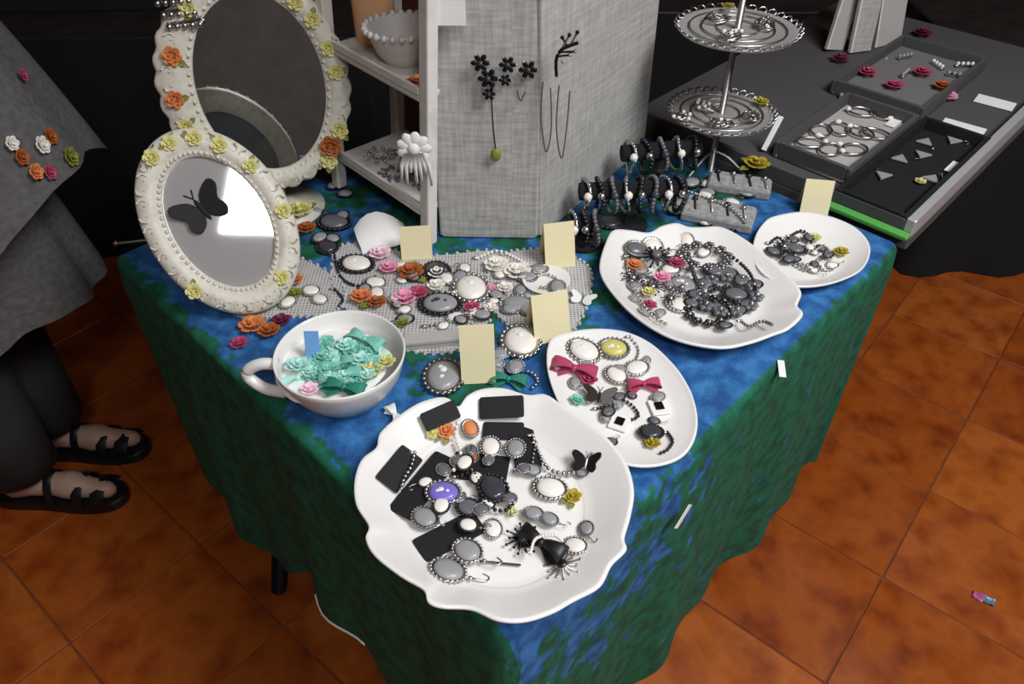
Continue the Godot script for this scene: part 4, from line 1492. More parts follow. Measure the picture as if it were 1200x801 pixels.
func front_plate_pieces() -> void:
	resting = "shell_plate"
	var h := TOP + 0.0095
	var g := "black earring cards on the scalloped plate"
	for q in [
		[588, 477, 0.060, 0.030, 0.0, "black earring card lying level at the plate rim", 0.014], [516, 487, 0.050, 0.026, -28.0, "black earring card tilted at the lobed rim above the orange rose", 0.016],
		[468, 549, 0.060, 0.034, -62.0, "black earring card along the outer rim by the blue cloth", 0.008], [497, 568, 0.105, 0.036, -60.0, "long black earring card beside the violet cameo", 0.004],
		[563, 548, 0.072, 0.044, 8.0, "wide black earring card under the oval rings", 0.0], [614, 522, 0.034, 0.078, -10.0, "tall black earring card beside the bead necklace", 0.003],
		[527, 628, 0.082, 0.036, -32.0, "black earring card between violet and grey cameos", 0.0], [590, 505, 0.055, 0.026, 2.0, "black earring card with silver hoops under the level card", 0.004],
	]:
		card_at(q[5], q[0], q[1], h + q[6], q[2], q[3], q[4], M.black_card, g)
	rose_at("orange rose with yellow leaf near the plate's lobed rim", 522, 505, h + 0.008, 24, M.orange, "", true)
	rose_at("yellow bud beside the orange rose on the plate", 506, 507, h + 0.006, 18, M.yellow, "")
	cameo_at("orange round cameo above the other on the plate", 551, 502, h + 0.006, 26, 60, M.dull_silver, M.orange, "orange cameos")
	cameo_at("dark orange round cameo below its twin on the plate", 552, 535, h + 0.006, 24, 80, M.dull_silver, M.rust, "orange cameos")
	cameo_at("cream oval ring stone on black card beside the tall card", 575, 524, h + 0.006, 34, 85, M.silver, M.cream_stone)
	cameo_at("cream oval ring stone overlapping the tall black card", 604, 526, h + 0.009, 32, 95, M.silver, M.grey_stone)
	cameo_at("violet cameo in a round silver bead border", 520, 578, h + 0.009, 46, 10, M.silver, M.violet, "", M.cream_stone)
	cameo_at("grey stone cameo below the violet one", 498, 607, h + 0.006, 38, 40, M.dull_silver, M.grey_stone)
	cameo_at("dark oval stone brooch in the middle of the plate", 578, 573, h + 0.008, 46, 60, M.gunmetal, M.dark_stone)
	cameo_at("small smoky stone brooch under the dark oval one", 549, 595, h + 0.006, 34, 20, M.gunmetal, M.smoke_stone)
	drop_earring_at("large pale grey drop earring lowest on the plate", 525, 669, h + 0.003, 48, 200, M.silver, M.grey_stone, "pale drop earrings")
	drop_earring_at("pale grey drop earring overlapping its larger twin", 548, 646, h + 0.007, 42, 215, M.silver, M.grey_stone, "pale drop earrings")
	strand_at("silver bead strand curling past the tall black card", [[624, 512], [633, 535], [645, 552], [668, 556], [688, 546], [694, 534]], h + 0.004, 0.0032, M.silver)
	strand_at("grey bead strand hanging beside the cream stone", [[628, 520], [624, 545], [630, 566], [642, 578], [652, 566]], h + 0.003, 0.0028, M.dull_silver)
	strand_at("dark bead strand across the black cards", [[536, 560], [556, 556], [566, 590], [590, 600], [604, 588]], h + 0.006, 0.003, M.gunmetal)
	strand_at("pearl strand beside the orange roses", [[538, 492], [534, 512], [540, 534], [532, 552]], h + 0.006, 0.003, M.cream_stone)
	strand_at("silver bead strand along the outer black card", [[486, 532], [482, 548], [474, 562], [470, 578]], h + 0.012, 0.003, M.silver)
	cameo_at("white domed stone brooch beside the yellow bud", 645, 573, h + 0.004, 44, 15, M.silver, M.cream_stone)
	rose_at("mustard yellow bud by the white domed stone", 671, 583, h + 0.003, 24, M.mustard, "", true)
	rose_at("pale yellow bud in the middle of the plate", 600, 600, h + 0.003, 15, M.yellow, "")
	butterfly_at("dark metal butterfly brooch near the oval dish", 688, 543, h + 0.008, 40, 20, M.gunmetal, M.silver)
	# black ribbon fascinator
	bow_at("black ribbon bow with a white trim on the plate", 634, 640, h + 0.002, 62, 35, M.black_leather)
	burst_at("black spiky brooch beside the black bow", 613, 632, h + 0.004, 42, M.black_metal, M.dark_stone)
	strand_at("white trim cord curling over the black bow", [[622, 648], [628, 632], [648, 628], [658, 634]], h + 0.015, 0.0022, M.cream_stone, "", 1.2)
	burst_at("silver starburst brooch below the black bow", 660, 664, h + 0.002, 44, M.silver, M.gunmetal)
	cameo_at("cream oval brooch beside the black spiky one", 674, 640, h + 0.001, 34, 30, M.silver, M.cream_stone)
	cameo_at("pale stone brooch beside the pale yellow bud", 578, 620, h + 0.003, 30, 80, M.silver, M.cream_stone)
	# lone metal pin
	var t := thing("long_pin", "thin dark metal pin lying beside the grey drop earrings", "pin", spot(580, 660, h + 0.001), deg_to_rad(-6))
	var st := open()
	tube(st, [Vector3(-0.03, 0.002, 0), Vector3(0.03, 0.002, 0)], 0.0014, 6)
	part("shaft", st, M.gunmetal, t)
	st = open()
	dot(st, Vector3(-0.03, 0.003, 0), 0.0035)
	part("head", st, M.black_metal, t)
	heap(0, "small smoky stone on the scalloped plate", "small stones on the scalloped plate", 560, 560, 58, 52, 10, h + 0.006, 20, [M.silver, M.smoke_stone], 9, MARKS_FRONT)
	heap(3, "silver earring on the scalloped plate", "drop earrings on the scalloped plate", 650, 590, 45, 55, 5, h + 0.002, 22, [M.dull_silver, M.grey_stone], 10, MARKS_FRONT)
	heap(3, "dark earring on the scalloped plate", "dark earrings on the scalloped plate", 540, 570, 55, 50, 6, h + 0.006, 24, [M.gunmetal, M.cream_stone], 11, MARKS_FRONT)

func oval_dish_pieces() -> void:
	resting = "oval_dish"
	var h := TOP + 0.0095
	cameo_at("large cream cameo at the back of the oval dish", 684, 412, h + 0.002, 46, 30, M.silver, M.cream_stone, "", M.white_card)
	cameo_at("round yellow cameo in the oval dish", 719, 409, h + 0.003, 40, 10, M.dull_silver, M.yellow_stone, "", M.cream_stone)
	bow_at("large rose red bow in the oval dish", 672, 436, h + 0.003, 54, 15, M.rose_red, "red bows in the oval dish")
	rose_at("rose red rose under the large red bow", 690, 446, h + 0.002, 24, M.rose_red)
	bow_at("small rose red bow in the oval dish", 754, 453, h + 0.003, 40, -5, M.rose_red, "red bows in the oval dish")
	butterfly_at("silver butterfly brooch in the oval dish", 702, 467, h + 0.003, 44, 10, M.silver, M.gunmetal)
	rose_at("turquoise bud at the oval dish edge", 676, 470, h + 0.004, 20, M.turquoise)
	cameo_at("white stone brooch between the red bows", 722, 440, h + 0.002, 34, 60, M.silver, M.cream_stone)
	cameo_at("white stone brooch above the small red bow", 746, 432, h + 0.002, 34, -20, M.silver, M.cream_stone)
	for q in [[726, 496, 25.0, "white square charm with a black centre beside the butterfly"], [772, 478, -10.0, "white square charm with a black centre at the dish edge"]]:
		var t := thing("square_charm", q[3], "charm", spot(q[0], q[1], h), deg_to_rad(-q[2]), "square charms in the oval dish")
		var st := open()
		block(st, Vector3(-0.013, 0, -0.014), Vector3(0.013, 0.004, 0.014), 0.001)
		part("tile_face", st, M.white_card, t)
		st = open()
		block(st, Vector3(-0.006, 0.004, -0.007), Vector3(0.006, 0.0065, 0.007), 0.001)
		part("inset", st, M.black_metal, t)
	cameo_at("black round brooch crowning the mustard bud", 763, 507, h + 0.005, 32, 0, M.gunmetal, M.dark_stone)
	rose_at("mustard bud under the black brooch in the oval dish", 765, 521, h + 0.002, 22, M.mustard)
	strand_at("dark bead strand winding through the oval dish", [[700, 480], [716, 476], [728, 470], [740, 476], [748, 488], [738, 494]], h, 0.0027, M.gunmetal)
	strand_at("silver bead strand around the yellow cameo", [[738, 396], [748, 410], [744, 424], [732, 430]], h, 0.0028, M.silver)
	strand_at("dark bead strand at the mustard bud", [[782, 508], [788, 518], [782, 528], [774, 532]], h + 0.001, 0.0026, M.gunmetal)
	heap(0, "small grey stone brooch in the oval dish", "grey stones in the oval dish", 720, 452, 62, 58, 7, h, 17, [M.silver, M.grey_stone], 7, MARKS_OVAL)
	heap(3, "tiny dark drop earring in the oval dish", "drop earrings in the oval dish", 732, 480, 46, 44, 5, h, 17, [M.gunmetal, M.smoke_stone], 8, MARKS_OVAL)

func shell_dish_pieces() -> void:
	resting = "shell_dish"
	var h := TOP + 0.0095
	rose_at("orange flower in the wide shell dish", 743, 313, h + 0.008, 24, M.orange)
	rose_at("rose red flower in the wide shell dish", 793, 310, h + 0.01, 22, M.rose_red)
	rose_at("pink flower in the wide shell dish", 776, 327, h + 0.008, 24, M.pink)
	rose_at("yellow flower in the wide shell dish", 760, 344, h + 0.006, 20, M.yellow)
	rose_at("dark rose flower below the yellow one in the shell dish", 761, 359, h + 0.005, 20, M.rose_red)
	cameo_at("grey round brooch at the back of the shell dish", 745, 292, h + 0.012, 30, 0, M.dull_silver, M.smoke_stone)
	burst_at("large silver starburst in the shell dish", 769, 301, h + 0.008, 40, M.gunmetal, M.smoke_stone)
	burst_at("silver starburst beside the orange flower", 752, 327, h + 0.004, 34, M.silver, M.smoke_stone)
	cameo_at("large pale cameo in the middle of the shell dish", 800, 336, h + 0.004, 44, 45, M.silver, M.grey_stone, "", M.cream_stone)
	cameo_at("white domed brooch lying flat in the shell dish", 796, 358, h + 0.001, 36, 30, M.silver, M.cream_stone)
	cameo_at("cream brooch behind the pink flower", 765, 288, h + 0.01, 28, 20, M.silver, M.cream_stone)
	bracelet_at("dark grey flower bracelet on top in the shell dish", 852, 347, h + 0.006, 84, M.smoke_stone, M.silver, "flower bracelets in the shell dish")
	bracelet_at("black flower bracelet nested in the grey one", 846, 352, h + 0.004, 52, M.gunmetal, M.smoke_stone, "flower bracelets in the shell dish")
	bracelet_at("smoky flower bracelet at the dish front", 830, 366, h + 0.002, 60, M.gunmetal, M.silver, "flower bracelets in the shell dish")
	bracelet_at("silver flower bracelet high at the back of the dish", 826, 302, h + 0.010, 62, M.dull_silver, M.smoke_stone, "flower bracelets in the shell dish")
	cameo_at("dark domed stone inside the grey flower bracelet", 862, 346, h + 0.010, 34, 10, M.gunmetal, M.smoke_stone)
	cameo_at("grey square-set brooch behind the flower bracelets", 838, 318, h + 0.008, 32, 30, M.gunmetal, M.smoke_stone)
	strand_at("dark bead strand running down the shell dish", [[806, 300], [812, 322], [822, 345], [826, 362]], h + 0.010, 0.0045, M.dark_stone)
	strand_at("silver bead strand by the shell dish rim", [[735, 302], [738, 325], [748, 350], [764, 372], [780, 382]], h + 0.006, 0.0035, M.silver)
	strand_at("grey bead strand at the dish front by the rim", [[868, 378], [878, 384], [892, 378], [904, 382]], h + 0.008, 0.003, M.dull_silver)
	strand_at("dark bead strand above the flower bracelets", [[846, 296], [862, 306], [878, 322], [886, 342]], h + 0.012, 0.0035, M.gunmetal)
	heap(0, "grey stone in the shell dish", "grey stones in the shell dish", 765, 330, 38, 40, 12, h + 0.002, 20, [M.silver, M.grey_stone], 1, MARKS_SHELL)
	heap(1, "dark starburst in the shell dish", "dark starbursts in the shell dish", 770, 325, 42, 38, 7, h + 0.004, 26, [M.gunmetal, M.silver], 2, MARKS_SHELL)
	heap(3, "pale drop earring in the shell dish", "drop earrings in the shell dish", 805, 310, 42, 34, 7, h + 0.003, 22, [M.dull_silver, M.cream_stone], 3, MARKS_SHELL)
	heap(0, "smoky stone in the shell dish", "smoky stones in the shell dish", 850, 350, 44, 32, 10, h + 0.006, 22, [M.gunmetal, M.smoke_stone], 4, MARKS_SHELL)

func small_plate_pieces() -> void:
	resting = "round_plate"
	var h := TOP + 0.0095
	var n := 0
	for q in [[[908, 292], [924, 284], [938, 292], [930, 304], [944, 312], [958, 306]], [[916, 300], [930, 310], [946, 318], [962, 314]], [[926, 278], [940, 272], [950, 284], [944, 298]], [[934, 290], [950, 296], [966, 290], [974, 304]], [[902, 286], [912, 280], [922, 292], [912, 304]]]:
		strand_at(["long silver strand winding across the small plate", "silver strand at the front of the small plate", "dark strand at the back of the small plate", "silver strand between the yellow buds", "dark strand at the small plate's rim by the shell dish"][n], q, h + 0.001 * n, 0.0032, [M.silver, M.dull_silver, M.gunmetal, M.silver, M.gunmetal][n])
		n += 1
	rose_at("mustard bud at the back of the small plate", 954, 280, h + 0.003, 18, M.yellow)
	rose_at("mustard bud at the edge of the small plate", 985, 297, h + 0.002, 20, M.mustard)
	cameo_at("silver brooch at the back of the small plate", 932, 292, h + 0.006, 26, 30, M.gunmetal, M.smoke_stone)
	cameo_at("cream brooch at the front of the small plate", 966, 312, h + 0.001, 26, 10, M.silver, M.cream_stone)
	burst_at("dark starburst among the chains on the small plate", 918, 290, h + 0.006, 28, M.gunmetal, M.silver)
	heap(0, "dark stone on the small plate", "dark stones on the small plate", 938, 294, 36, 20, 9, h + 0.002, 16, [M.gunmetal, M.smoke_stone], 5, MARKS_SMALL)
	heap(3, "tiny earring on the small plate", "drop earrings on the small plate", 945, 300, 38, 18, 6, h + 0.002, 15, [M.silver, M.cream_stone], 6, MARKS_SMALL)

func middle_pieces() -> void:
	resting = ""
	var h := TOP + 0.001
	# a square of lace under the middle pieces and a runner at the mirror
	var mats := [[[402, 288], [500, 300], [590, 300], [560, 395], [478, 410], [398, 352], "ivory lace mat under the cameos in the middle of the table"], [[262, 345], [330, 300], [398, 330], [392, 366], [330, 372], [285, 372], "ivory lace runner at the foot of the leaning mirror"], [[588, 300], [650, 296], [692, 322], [668, 392], [600, 384], [570, 340], "ivory lace mat beside the oval dish"]]
	for q in mats:
		var pts := []
		var c := Vector3.ZERO
		for i in 6:
			c += spot(q[i][0], q[i][1], TOP) / 6.0
		for i in 6:
			var p := spot(q[i][0], q[i][1], TOP) - c
			pts.append(Vector2(p.x, p.z))
		var t := thing("lace_mat", q[6], "mat", c + Vector3(0, 0.0003 + 0.0007 * mats.find(q), 0))
		var st := open()
		slab(st, smooth_loop(pts, 8), 0, 0.0012)
		part("lace", st, M.grey_lace, t)
		st = open()
		for p in smooth_loop(pts, 9): dot(st, Vector3(p.x, 0.001, p.y) * 1.01, 0.004)
		part("picot_edge", st, M.grey_lace, t).set_meta("kind", "stuff")
	h = TOP + 0.002
	cameo_at("white round cameo in a dark border at the mat corner", 418, 311, h, 46, 20, M.gunmetal, M.cream_stone, "", M.white_card)
	rose_at("pale pink rose in the middle of the mat", 446, 300, h, 30, M.pale_pink, "", true)
	rose_at("pink rose beside the pale pink one", 456, 316, h + 0.002, 26, M.pink)
	rose_at("brown flower in front of the cream card", 482, 322, h + 0.002, 36, M.rust, "", true)
	rose_at("deep pink rose below the brown flower", 474, 352, h + 0.001, 34, M.pink)
	rose_at("rosy pink rose touching the dark ornate brooch", 490, 346, h + 0.002, 28, M.rose_red)
	rose_at("orange rose behind the cup rim", 424, 350, h + 0.004, 30, M.orange, "", true)
	rose_at("rust coloured rose beside the orange one behind the cup", 442, 356, h + 0.003, 26, M.rust)
	rose_at("olive bud below the deep pink rose", 472, 380, h + 0.001, 20, M.olive)
	cameo_at("dark domed brooch beside the brown flower", 512, 320, h, 44, 70, M.gunmetal, M.dark_stone)
	cameo_at("dark ornate brooch with a pale centre below the domed one", 516, 358, h + 0.001, 54, 5, M.gunmetal, M.grey_stone, "", M.dark_stone)
	cameo_at("large cream oval brooch in a silver border", 552, 340, h + 0.001, 58, 80, M.silver, M.cream_stone, "", M.white_card)
	rose_at("pink bud beside the large cream brooch", 575, 341, h + 0.001, 20, M.pink)
	rose_at("pink bud below the large cream brooch", 553, 362, h + 0.004, 22, M.rose_red)
	rose_at("white fabric rose in front of the linen screen", 582, 314, h + 0.001, 34, M.cream_stone)
	rose_at("white fabric rose beside the cream cards", 606, 322, h + 0.001, 36, M.cream_stone)
	strand_at("pearl strand in front of the linen screen", [[560, 304], [582, 296], [604, 304], [622, 316], [618, 332]], h, 0.0035, M.cream_stone)
	strand_at("silver bead strand along the mat edge", [[500, 384], [520, 380], [545, 376], [570, 368], [582, 356]], h, 0.0032, M.silver)
	strand_at("dark bead strand around the white cameo", [[392, 300], [400, 326], [420, 336], [440, 326]], h, 0.0032, M.gunmetal)
	strand_at("grey bead strand between cup and mat", [[392, 340], [402, 352], [396, 362]], h, 0.003, M.gunmetal)
	cameo_at("white domed brooch beside the pink roses", 440, 332, h, 30, 10, M.silver, M.cream_stone)
	cameo_at("cream brooch on the mat below the pink buds", 534, 372, h, 26, 0, M.silver, M.cream_stone)
	# grey bar box
	var t := thing("bar_box", "long slim grey box lying behind the bare cloth by the cup", "box", spot(514, 402, TOP + 0.001), deg_to_rad(8))
	var st := open()
	block(st, Vector3(-0.052, 0, -0.011), Vector3(0.052, 0.014, 0.011), 0.002)
	part("body", st, M.grey_card, t)
	st = open()
	block(st, Vector3(-0.053, 0.009, -0.012), Vector3(0.053, 0.0155, 0.012), 0.002)
	part("lid", st, M.grey_card, t)
	# framed ovals on the cloth
	cameo_at("silver framed oval cameo lying on the cloth by the front plate", 520, 443, h, 64, 88, M.dull_silver, M.grey_stone, "", M.cream_stone)
	cameo_at("silver framed oval cameo between the two cream cards", 610, 402, h + 0.002, 62, 80, M.silver, M.cream_stone, "", M.white_card)
	bow_at("teal ribbon bow between front plate and oval dish", 596, 448, h, 44, 10, M.teal)
	strand_at("silver bead strand by the teal bow", [[606, 436], [622, 438], [630, 448], [622, 458]], h, 0.0032, M.silver)
	bow_at("lace ribbon scrap at the front plate's rim", 463, 488, h, 34, 60, M.lace)
	# white saucer and butterfly
	t = thing("little_saucer", "little white saucer among the cream cards", "saucer", spot(640, 332, TOP + 0.002))
	st = open()
	lathe(st, [Vector2(0, 0), Vector2(0.022, 0), Vector2(0.04, 0.009), Vector2(0.0405, 0.0105), Vector2(0.039, 0.0105), Vector2(0.022, 0.003), Vector2(0, 0.003)], 32)
	part("dish_body", st, M.porcelain, t)
	strand_at("pearl strand lying in the little saucer", [[624, 328], [636, 322], [652, 328], [648, 338], [632, 338]], TOP + 0.006, 0.003, M.silver)
	butterfly_at("white butterfly brooch alone on the blue cloth", 682, 353, h, 34, 20, M.white_card, M.silver)
	cameo_at("pale cameo under the cream card by the oval dish", 606, 358, h, 44, 10, M.silver, M.grey_stone)
	# roses at the foot of the mirror and cup
	rose_at("pink rose on the lace at the mirror's foot", 331, 330, h + 0.002, 28, M.pink)
	rose_at("orange rose on the lace at the mirror's foot", 345, 330, h + 0.003, 26, M.orange)
	rose_at("olive bud on the lace at the mirror's foot", 345, 346, h + 0.002, 22, M.olive)
	rose_at("pale orange rose behind the cup handle", 297, 384, h, 36, M.orange)
	rose_at("rust rose beside the cup handle", 316, 390, h, 30, M.rust)
	rose_at("plum rose between cup and lace", 330, 378, h, 26, M.plum)
	rose_at("rose red bud at the table side of the cup handle", 281, 404, h, 24, M.rose_red)
	rose_at("yellow rose in the gap behind the leaning mirror", 352, 250, h + 0.01, 36, M.yellow, "", true)
	rose_at("rust rose in the gap behind the leaning mirror", 360, 270, h + 0.004, 26, M.rust)
	cameo_at("grey brooch in the gap beside the white paper", 392, 262, h, 44, 20, M.gunmetal, M.smoke_stone)
	cameo_at("dark brooch behind the lace runner", 384, 290, h, 34, 60, M.gunmetal, M.dark_stone)
	# silver corner rod of the table behind the mirror
	t = thing("ring_stick", "thin grey metal rod at the table edge beside the leaning mirror", "rod", spot(152, 286, TOP + 0.004), deg_to_rad(12))
	st = open()
	tube(st, [Vector3(-0.022, 0.004, 0), Vector3(0.04, 0.004, 0)], 0.004, 8)
	part("shaft", st, M.dull_silver, t)
	st = open()
	dot(st, Vector3(-0.022, 0.005, 0), 0.006)
	part("knob", st, M.dull_silver, t)
	heap(0, "small cream stone on the lace", "cream stones on the lace mats", 520, 345, 90, 38, 14, h, 22, [M.silver, M.cream_stone], 12, MARKS_MID)
	heap(3, "dark drop earring on the lace", "dark earrings on the lace mats", 520, 345, 95, 40, 10, h, 22, [M.gunmetal, M.grey_stone], 13, MARKS_MID)
	heap(0, "small grey stone on the lace", "grey stones by the saucer", 625, 345, 42, 34, 9, h + 0.001, 24, [M.dull_silver, M.grey_stone], 14, MARKS_MID)
	heap(2, "white fabric bud on the lace", "white buds on the lace mats", 560, 335, 80, 34, 7, h, 20, [M.cream_stone], 15, MARKS_MID)
	heap(3, "silver drop earring on bare cloth", "earrings on the cloth by the cream card", 590, 425, 28, 22, 5, h, 24, [M.silver, M.grey_stone], 16, MARKS_CLOTH)
	heap(0, "dark brooch behind the mirror", "dark brooches in the gap", 388, 250, 26, 36, 6, h, 24, [M.gunmetal, M.grey_stone], 17, MARKS_GAP)
	heap(0, "silver brooch at the mirror's foot", "silver brooches on the lace runner", 340, 345, 50, 18, 6, h, 22, [M.silver, M.cream_stone], 18, MARKS_RUN)

func bracelet_bars() -> void:
	# two black velvet T-bars hung with bracelets
	var n := 0
	for q in [[[676, 266], [796, 262], 0.075, "black velvet bracelet bar close behind the wide shell dish"], [[724, 226], [812, 218], 0.085, "black velvet bracelet bar nearer the tiered stand"], [[664, 284], [702, 284], 0.04, "short black velvet bracelet bar in front of the linen fold"]]:
		var a := spot(q[0][0], q[0][1], TOP)
		var b := spot(q[1][0], q[1][1], TOP)
		var mid := (a + b) / 2
		var hgt: float = q[2]
		var t := thing("bracelet_bar", q[3], "stand", mid)
		var st := open()
		tube(st, [a - mid + Vector3(0, hgt, 0), b - mid + Vector3(0, hgt, 0)], 0.016, 14)
		part("bar", st, M.black_velvet, t)
		st = open()
		tube(st, [Vector3(0, 0.005, 0), Vector3(0, hgt, 0)], 0.009, 10)
		part("post", st, M.black_velvet, t)
		st = open()
		lathe(st, [Vector2(0, 0), Vector2(0.035, 0), Vector2(0.035, 0.006), Vector2(0, 0.009)], 24)
		part("base", st, M.black_velvet, t)
		var count: int = [8, 5, 3][n]
		for i in count:
			var p := a.lerp(b, (i + 0.5) / count) + Vector3(0, hgt - 0.008, 0)
			var d := (b - a).normalized()
			var x := thing("hung_bracelet", ["%s bracelet on the long bar, %s from the linen screen", "%s bracelet on the rear bar, %s from the linen screen", "%s bracelet on the short bar, %s from the mat"][n] % [["silver ring", "black filigree", "grey beaded"][i % 3], ["first", "second", "third", "fourth", "fifth", "sixth", "seventh", "eighth"][i]], "bracelet", p, 0.0, "bracelets on the velvet bars")
			st = open()
			var m: Material = [M.silver, M.gunmetal, M.smoke_stone][i % 3]
			var up := Vector3.UP
			var out := d.cross(up)
			var lp := []
			for k in 26:
				var e := TAU * k / 26
				lp.append(out * cos(e) * 0.031 + up * (sin(e) * 0.031 - 0.002) + d * 0.004 * sin(e * 2.0 + i))
			if i % 3 == 0:
				tube(st, lp, 0.0032, 6, true)
			for k in lp.size():
				dot(st, lp[k], 0.0045 if i % 3 else 0.0038)
			part("links", st, m, x)
			st = open()
			ball(st, out * -0.026 * signf(out.z) * -1.0 + up * 0.012, Vector3(0.008, 0.008, 0.008), 8, 5)
			part("charm", st, [M.cream_stone, M.silver, M.dark_stone][i % 3], x)
		n += 1
	# grey velvet ring pads
	n = 0
	for q in [[842, 252, 0.13, 0.07, 22.0, "grey velvet pad of pins behind the wide shell dish"], [866, 218, 0.12, 0.055, 18.0, "grey velvet pad in the shade of the tiered stand"]]:
		var t := thing("velvet_pad", q[5], "pad", spot(q[0], q[1], TOP + 0.008), deg_to_rad(-q[4]))
		var st := open()
		block(st, Vector3(-q[2] / 2, -0.007, -q[3] / 2), Vector3(q[2] / 2, 0.012, q[3] / 2), 0.004)
		part("cushion", st, M.grey_cloth, t)
		for k in 4:
			st = open()
			tube(st, [Vector3(-q[2] * 0.38 + k * 0.03, 0.014, -0.018), Vector3(-q[2] * 0.32 + k * 0.03, 0.014, 0.016)], 0.0022, 5)
			dot(st, Vector3(-q[2] * 0.38 + k * 0.03, 0.015, -0.018), 0.006)
			part("pin", st, M.silver if k % 2 else M.gunmetal, t)
		n += 1
	strand_at("black bead strand spilling off the velvet pad", [[800, 230], [812, 246], [826, 262], [842, 270], [862, 272]], TOP + 0.001, 0.004, M.gunmetal)
	strand_at("silver bead strand spilling off the velvet pad", [[806, 226], [830, 234], [856, 246], [872, 262]], TOP + 0.02, 0.0035, M.silver)
	rose_at("olive yellow bow shaped bud under the tiered stand", 886, 196, TOP + 0.02, 34, M.mustard, "", true)
	cameo_at("dark round brooch lying between the bars and shell dish", 714, 262, TOP + 0.002, 36, 10, M.gunmetal, M.dark_stone)
	cameo_at("silver swirl brooch propped by the bracelet bar", 692, 262, TOP + 0.002, 34, 60, M.silver, M.smoke_stone)
	heap(0, "dark brooch by the velvet pads", "dark brooches behind the shell dish", 820, 236, 60, 24, 9, TOP + 0.001, 22, [M.gunmetal, M.grey_stone], 19, MARKS_BARS)
	heap(3, "silver earring by the velvet pads", "earrings among the velvet pads", 840, 234, 50, 26, 8, TOP + 0.001, 20, [M.silver, M.cream_stone], 20, MARKS_BARS)

func price_cards() -> void:
	# folded blank cream cards: [foot pixel, width px, height px, turn]
	for q in [
		[489, 304, 36, 38, 5.0, "blank folded cream card at the foot of the white shelf"],
		[657, 314, 36, 52, 12.0, "blank folded cream card behind the little saucer"],
		[561, 449, 40, 66, 4.0, "tall blank folded cream card touching the front plate"],
		[648, 400, 44, 56, 18.0, "blank folded cream card at the end of the oval dish"],
		[953, 252, 32, 40, -10.0, "blank folded cream card behind the small plate"],
	]:
		var p := spot(q[0], q[1], TOP + 0.002)
		var k := per_px(p)
		var t := thing("folded_card", q[5], "card", p, deg_to_rad(q[4]), "folded cream cards on the table")
		var w: float = q[2] * k
		# the front leaf leans back; what the eye sees of it sets its height
		var lean := 0.32
		var hgt: float = q[3] * k / cos(deg_to_rad(PITCH) + atan((q[1] - 400.5) / FOCAL) - lean)
		for sgn in [1.0, -1.0]:
			var st := open()
			block(st, Vector3(-w / 2, 0, -0.0006), Vector3(w / 2, hgt, 0.0006))
			var o := part("leaf_front" if sgn > 0 else "leaf_back", st, M.cream_card, t)
			o.transform = Transform3D(Basis(Vector3(1, 0, 0), -lean * sgn), Vector3(0, 0, 0 if sgn > 0 else -2.0 * sin(lean) * hgt))

# ---------------------------------------------------------------- the shopper
func smin(a: float, b: float, k: float) -> float:
	var h := clampf(0.5 + 0.5 * (b - a) / k, 0.0, 1.0)
	return lerpf(b, a, h) - k * h * (1.0 - h)

func nets(st: SurfaceTool, bones: Array, lo: Vector3, hi: Vector3, cell: float, k: float) -> void:
	var n := Vector3i(((hi - lo) / cell).ceil()) + Vector3i.ONE
	var f := PackedFloat32Array()
	f.resize(n.x * n.y * n.z)
	f.fill(1.0)
	for b in bones:
		var A: Vector3 = b[0]
		var B: Vector3 = b[1]
		var ra: float = b[2]
		var rb: float = b[3]
		var pad := maxf(ra, rb) + 3 * cell + k
		var l := Vector3i((((A.min(B) - Vector3.ONE * pad) - lo) / cell).floor()).clamp(Vector3i.ZERO, n - Vector3i.ONE)
		var g := Vector3i((((A.max(B) + Vector3.ONE * pad) - lo) / cell).ceil()).clamp(Vector3i.ZERO, n - Vector3i.ONE)
		var ab := B - A
		var ll := maxf(ab.length_squared(), 1e-9)
		for z in range(l.z, g.z + 1):
			for y in range(l.y, g.y + 1):
				for x in range(l.x, g.x + 1):
					var p := lo + Vector3(x, y, z) * cell
					var t := clampf((p - A).dot(ab) / ll, 0, 1)
					var d := (p - A - ab * t).length() - lerpf(ra, rb, t)
					var i := (z * n.y + y) * n.x + x
					f[i] = smin(f[i], d, k)
	var vert := {}
	for z in n.z - 1:
		for y in n.y - 1:
			for x in n.x - 1:
				var c := []
				var inside := 0
				var i0 := (z * n.y + y) * n.x + x
				if f[i0] > 0.2: continue
				for q in 8:
					var v := f[i0 + (q & 1) + ((q >> 1) & 1) * n.x + ((q >> 2) & 1) * n.x * n.y]
					c.append(v)
					if v < 0: inside += 1
				if inside == 0 or inside == 8: continue
				var sum := Vector3.ZERO
				var cnt := 0
				for e in [[0, 1], [2, 3], [4, 5], [6, 7], [0, 2], [1, 3], [4, 6], [5, 7], [0, 4], [1, 5], [2, 6], [3, 7]]:
					var a: float = c[e[0]]
					var b: float = c[e[1]]
					if (a < 0) != (b < 0):
						var t := a / (a - b)
						var pa := Vector3(e[0] & 1, (e[0] >> 1) & 1, (e[0] >> 2) & 1)
						var pb := Vector3(e[1] & 1, (e[1] >> 1) & 1, (e[1] >> 2) & 1)
						sum += pa.lerp(pb, t)
						cnt += 1
				vert[i0] = lo + (Vector3(x, y, z) + sum / cnt) * cell
	var sx := 1
	var sy := n.x
	var sz := n.x * n.y
	for i in vert:
		for ax in [[sx, sy, sz], [sy, sz, sx], [sz, sx, sy]]:
			var a: float = f[i]
			var b: float = f[i + ax[0]]
			if (a < 0) == (b < 0): continue
			var q := [i, i - ax[1], i - ax[1] - ax[2], i - ax[2]]
			if q.all(func(j): return vert.has(j)):
				if a < 0: quad(st, vert[q[0]], vert[q[3]], vert[q[2]], vert[q[1]])
				else: quad(st, vert[q[0]], vert[q[1]], vert[q[2]], vert[q[3]])

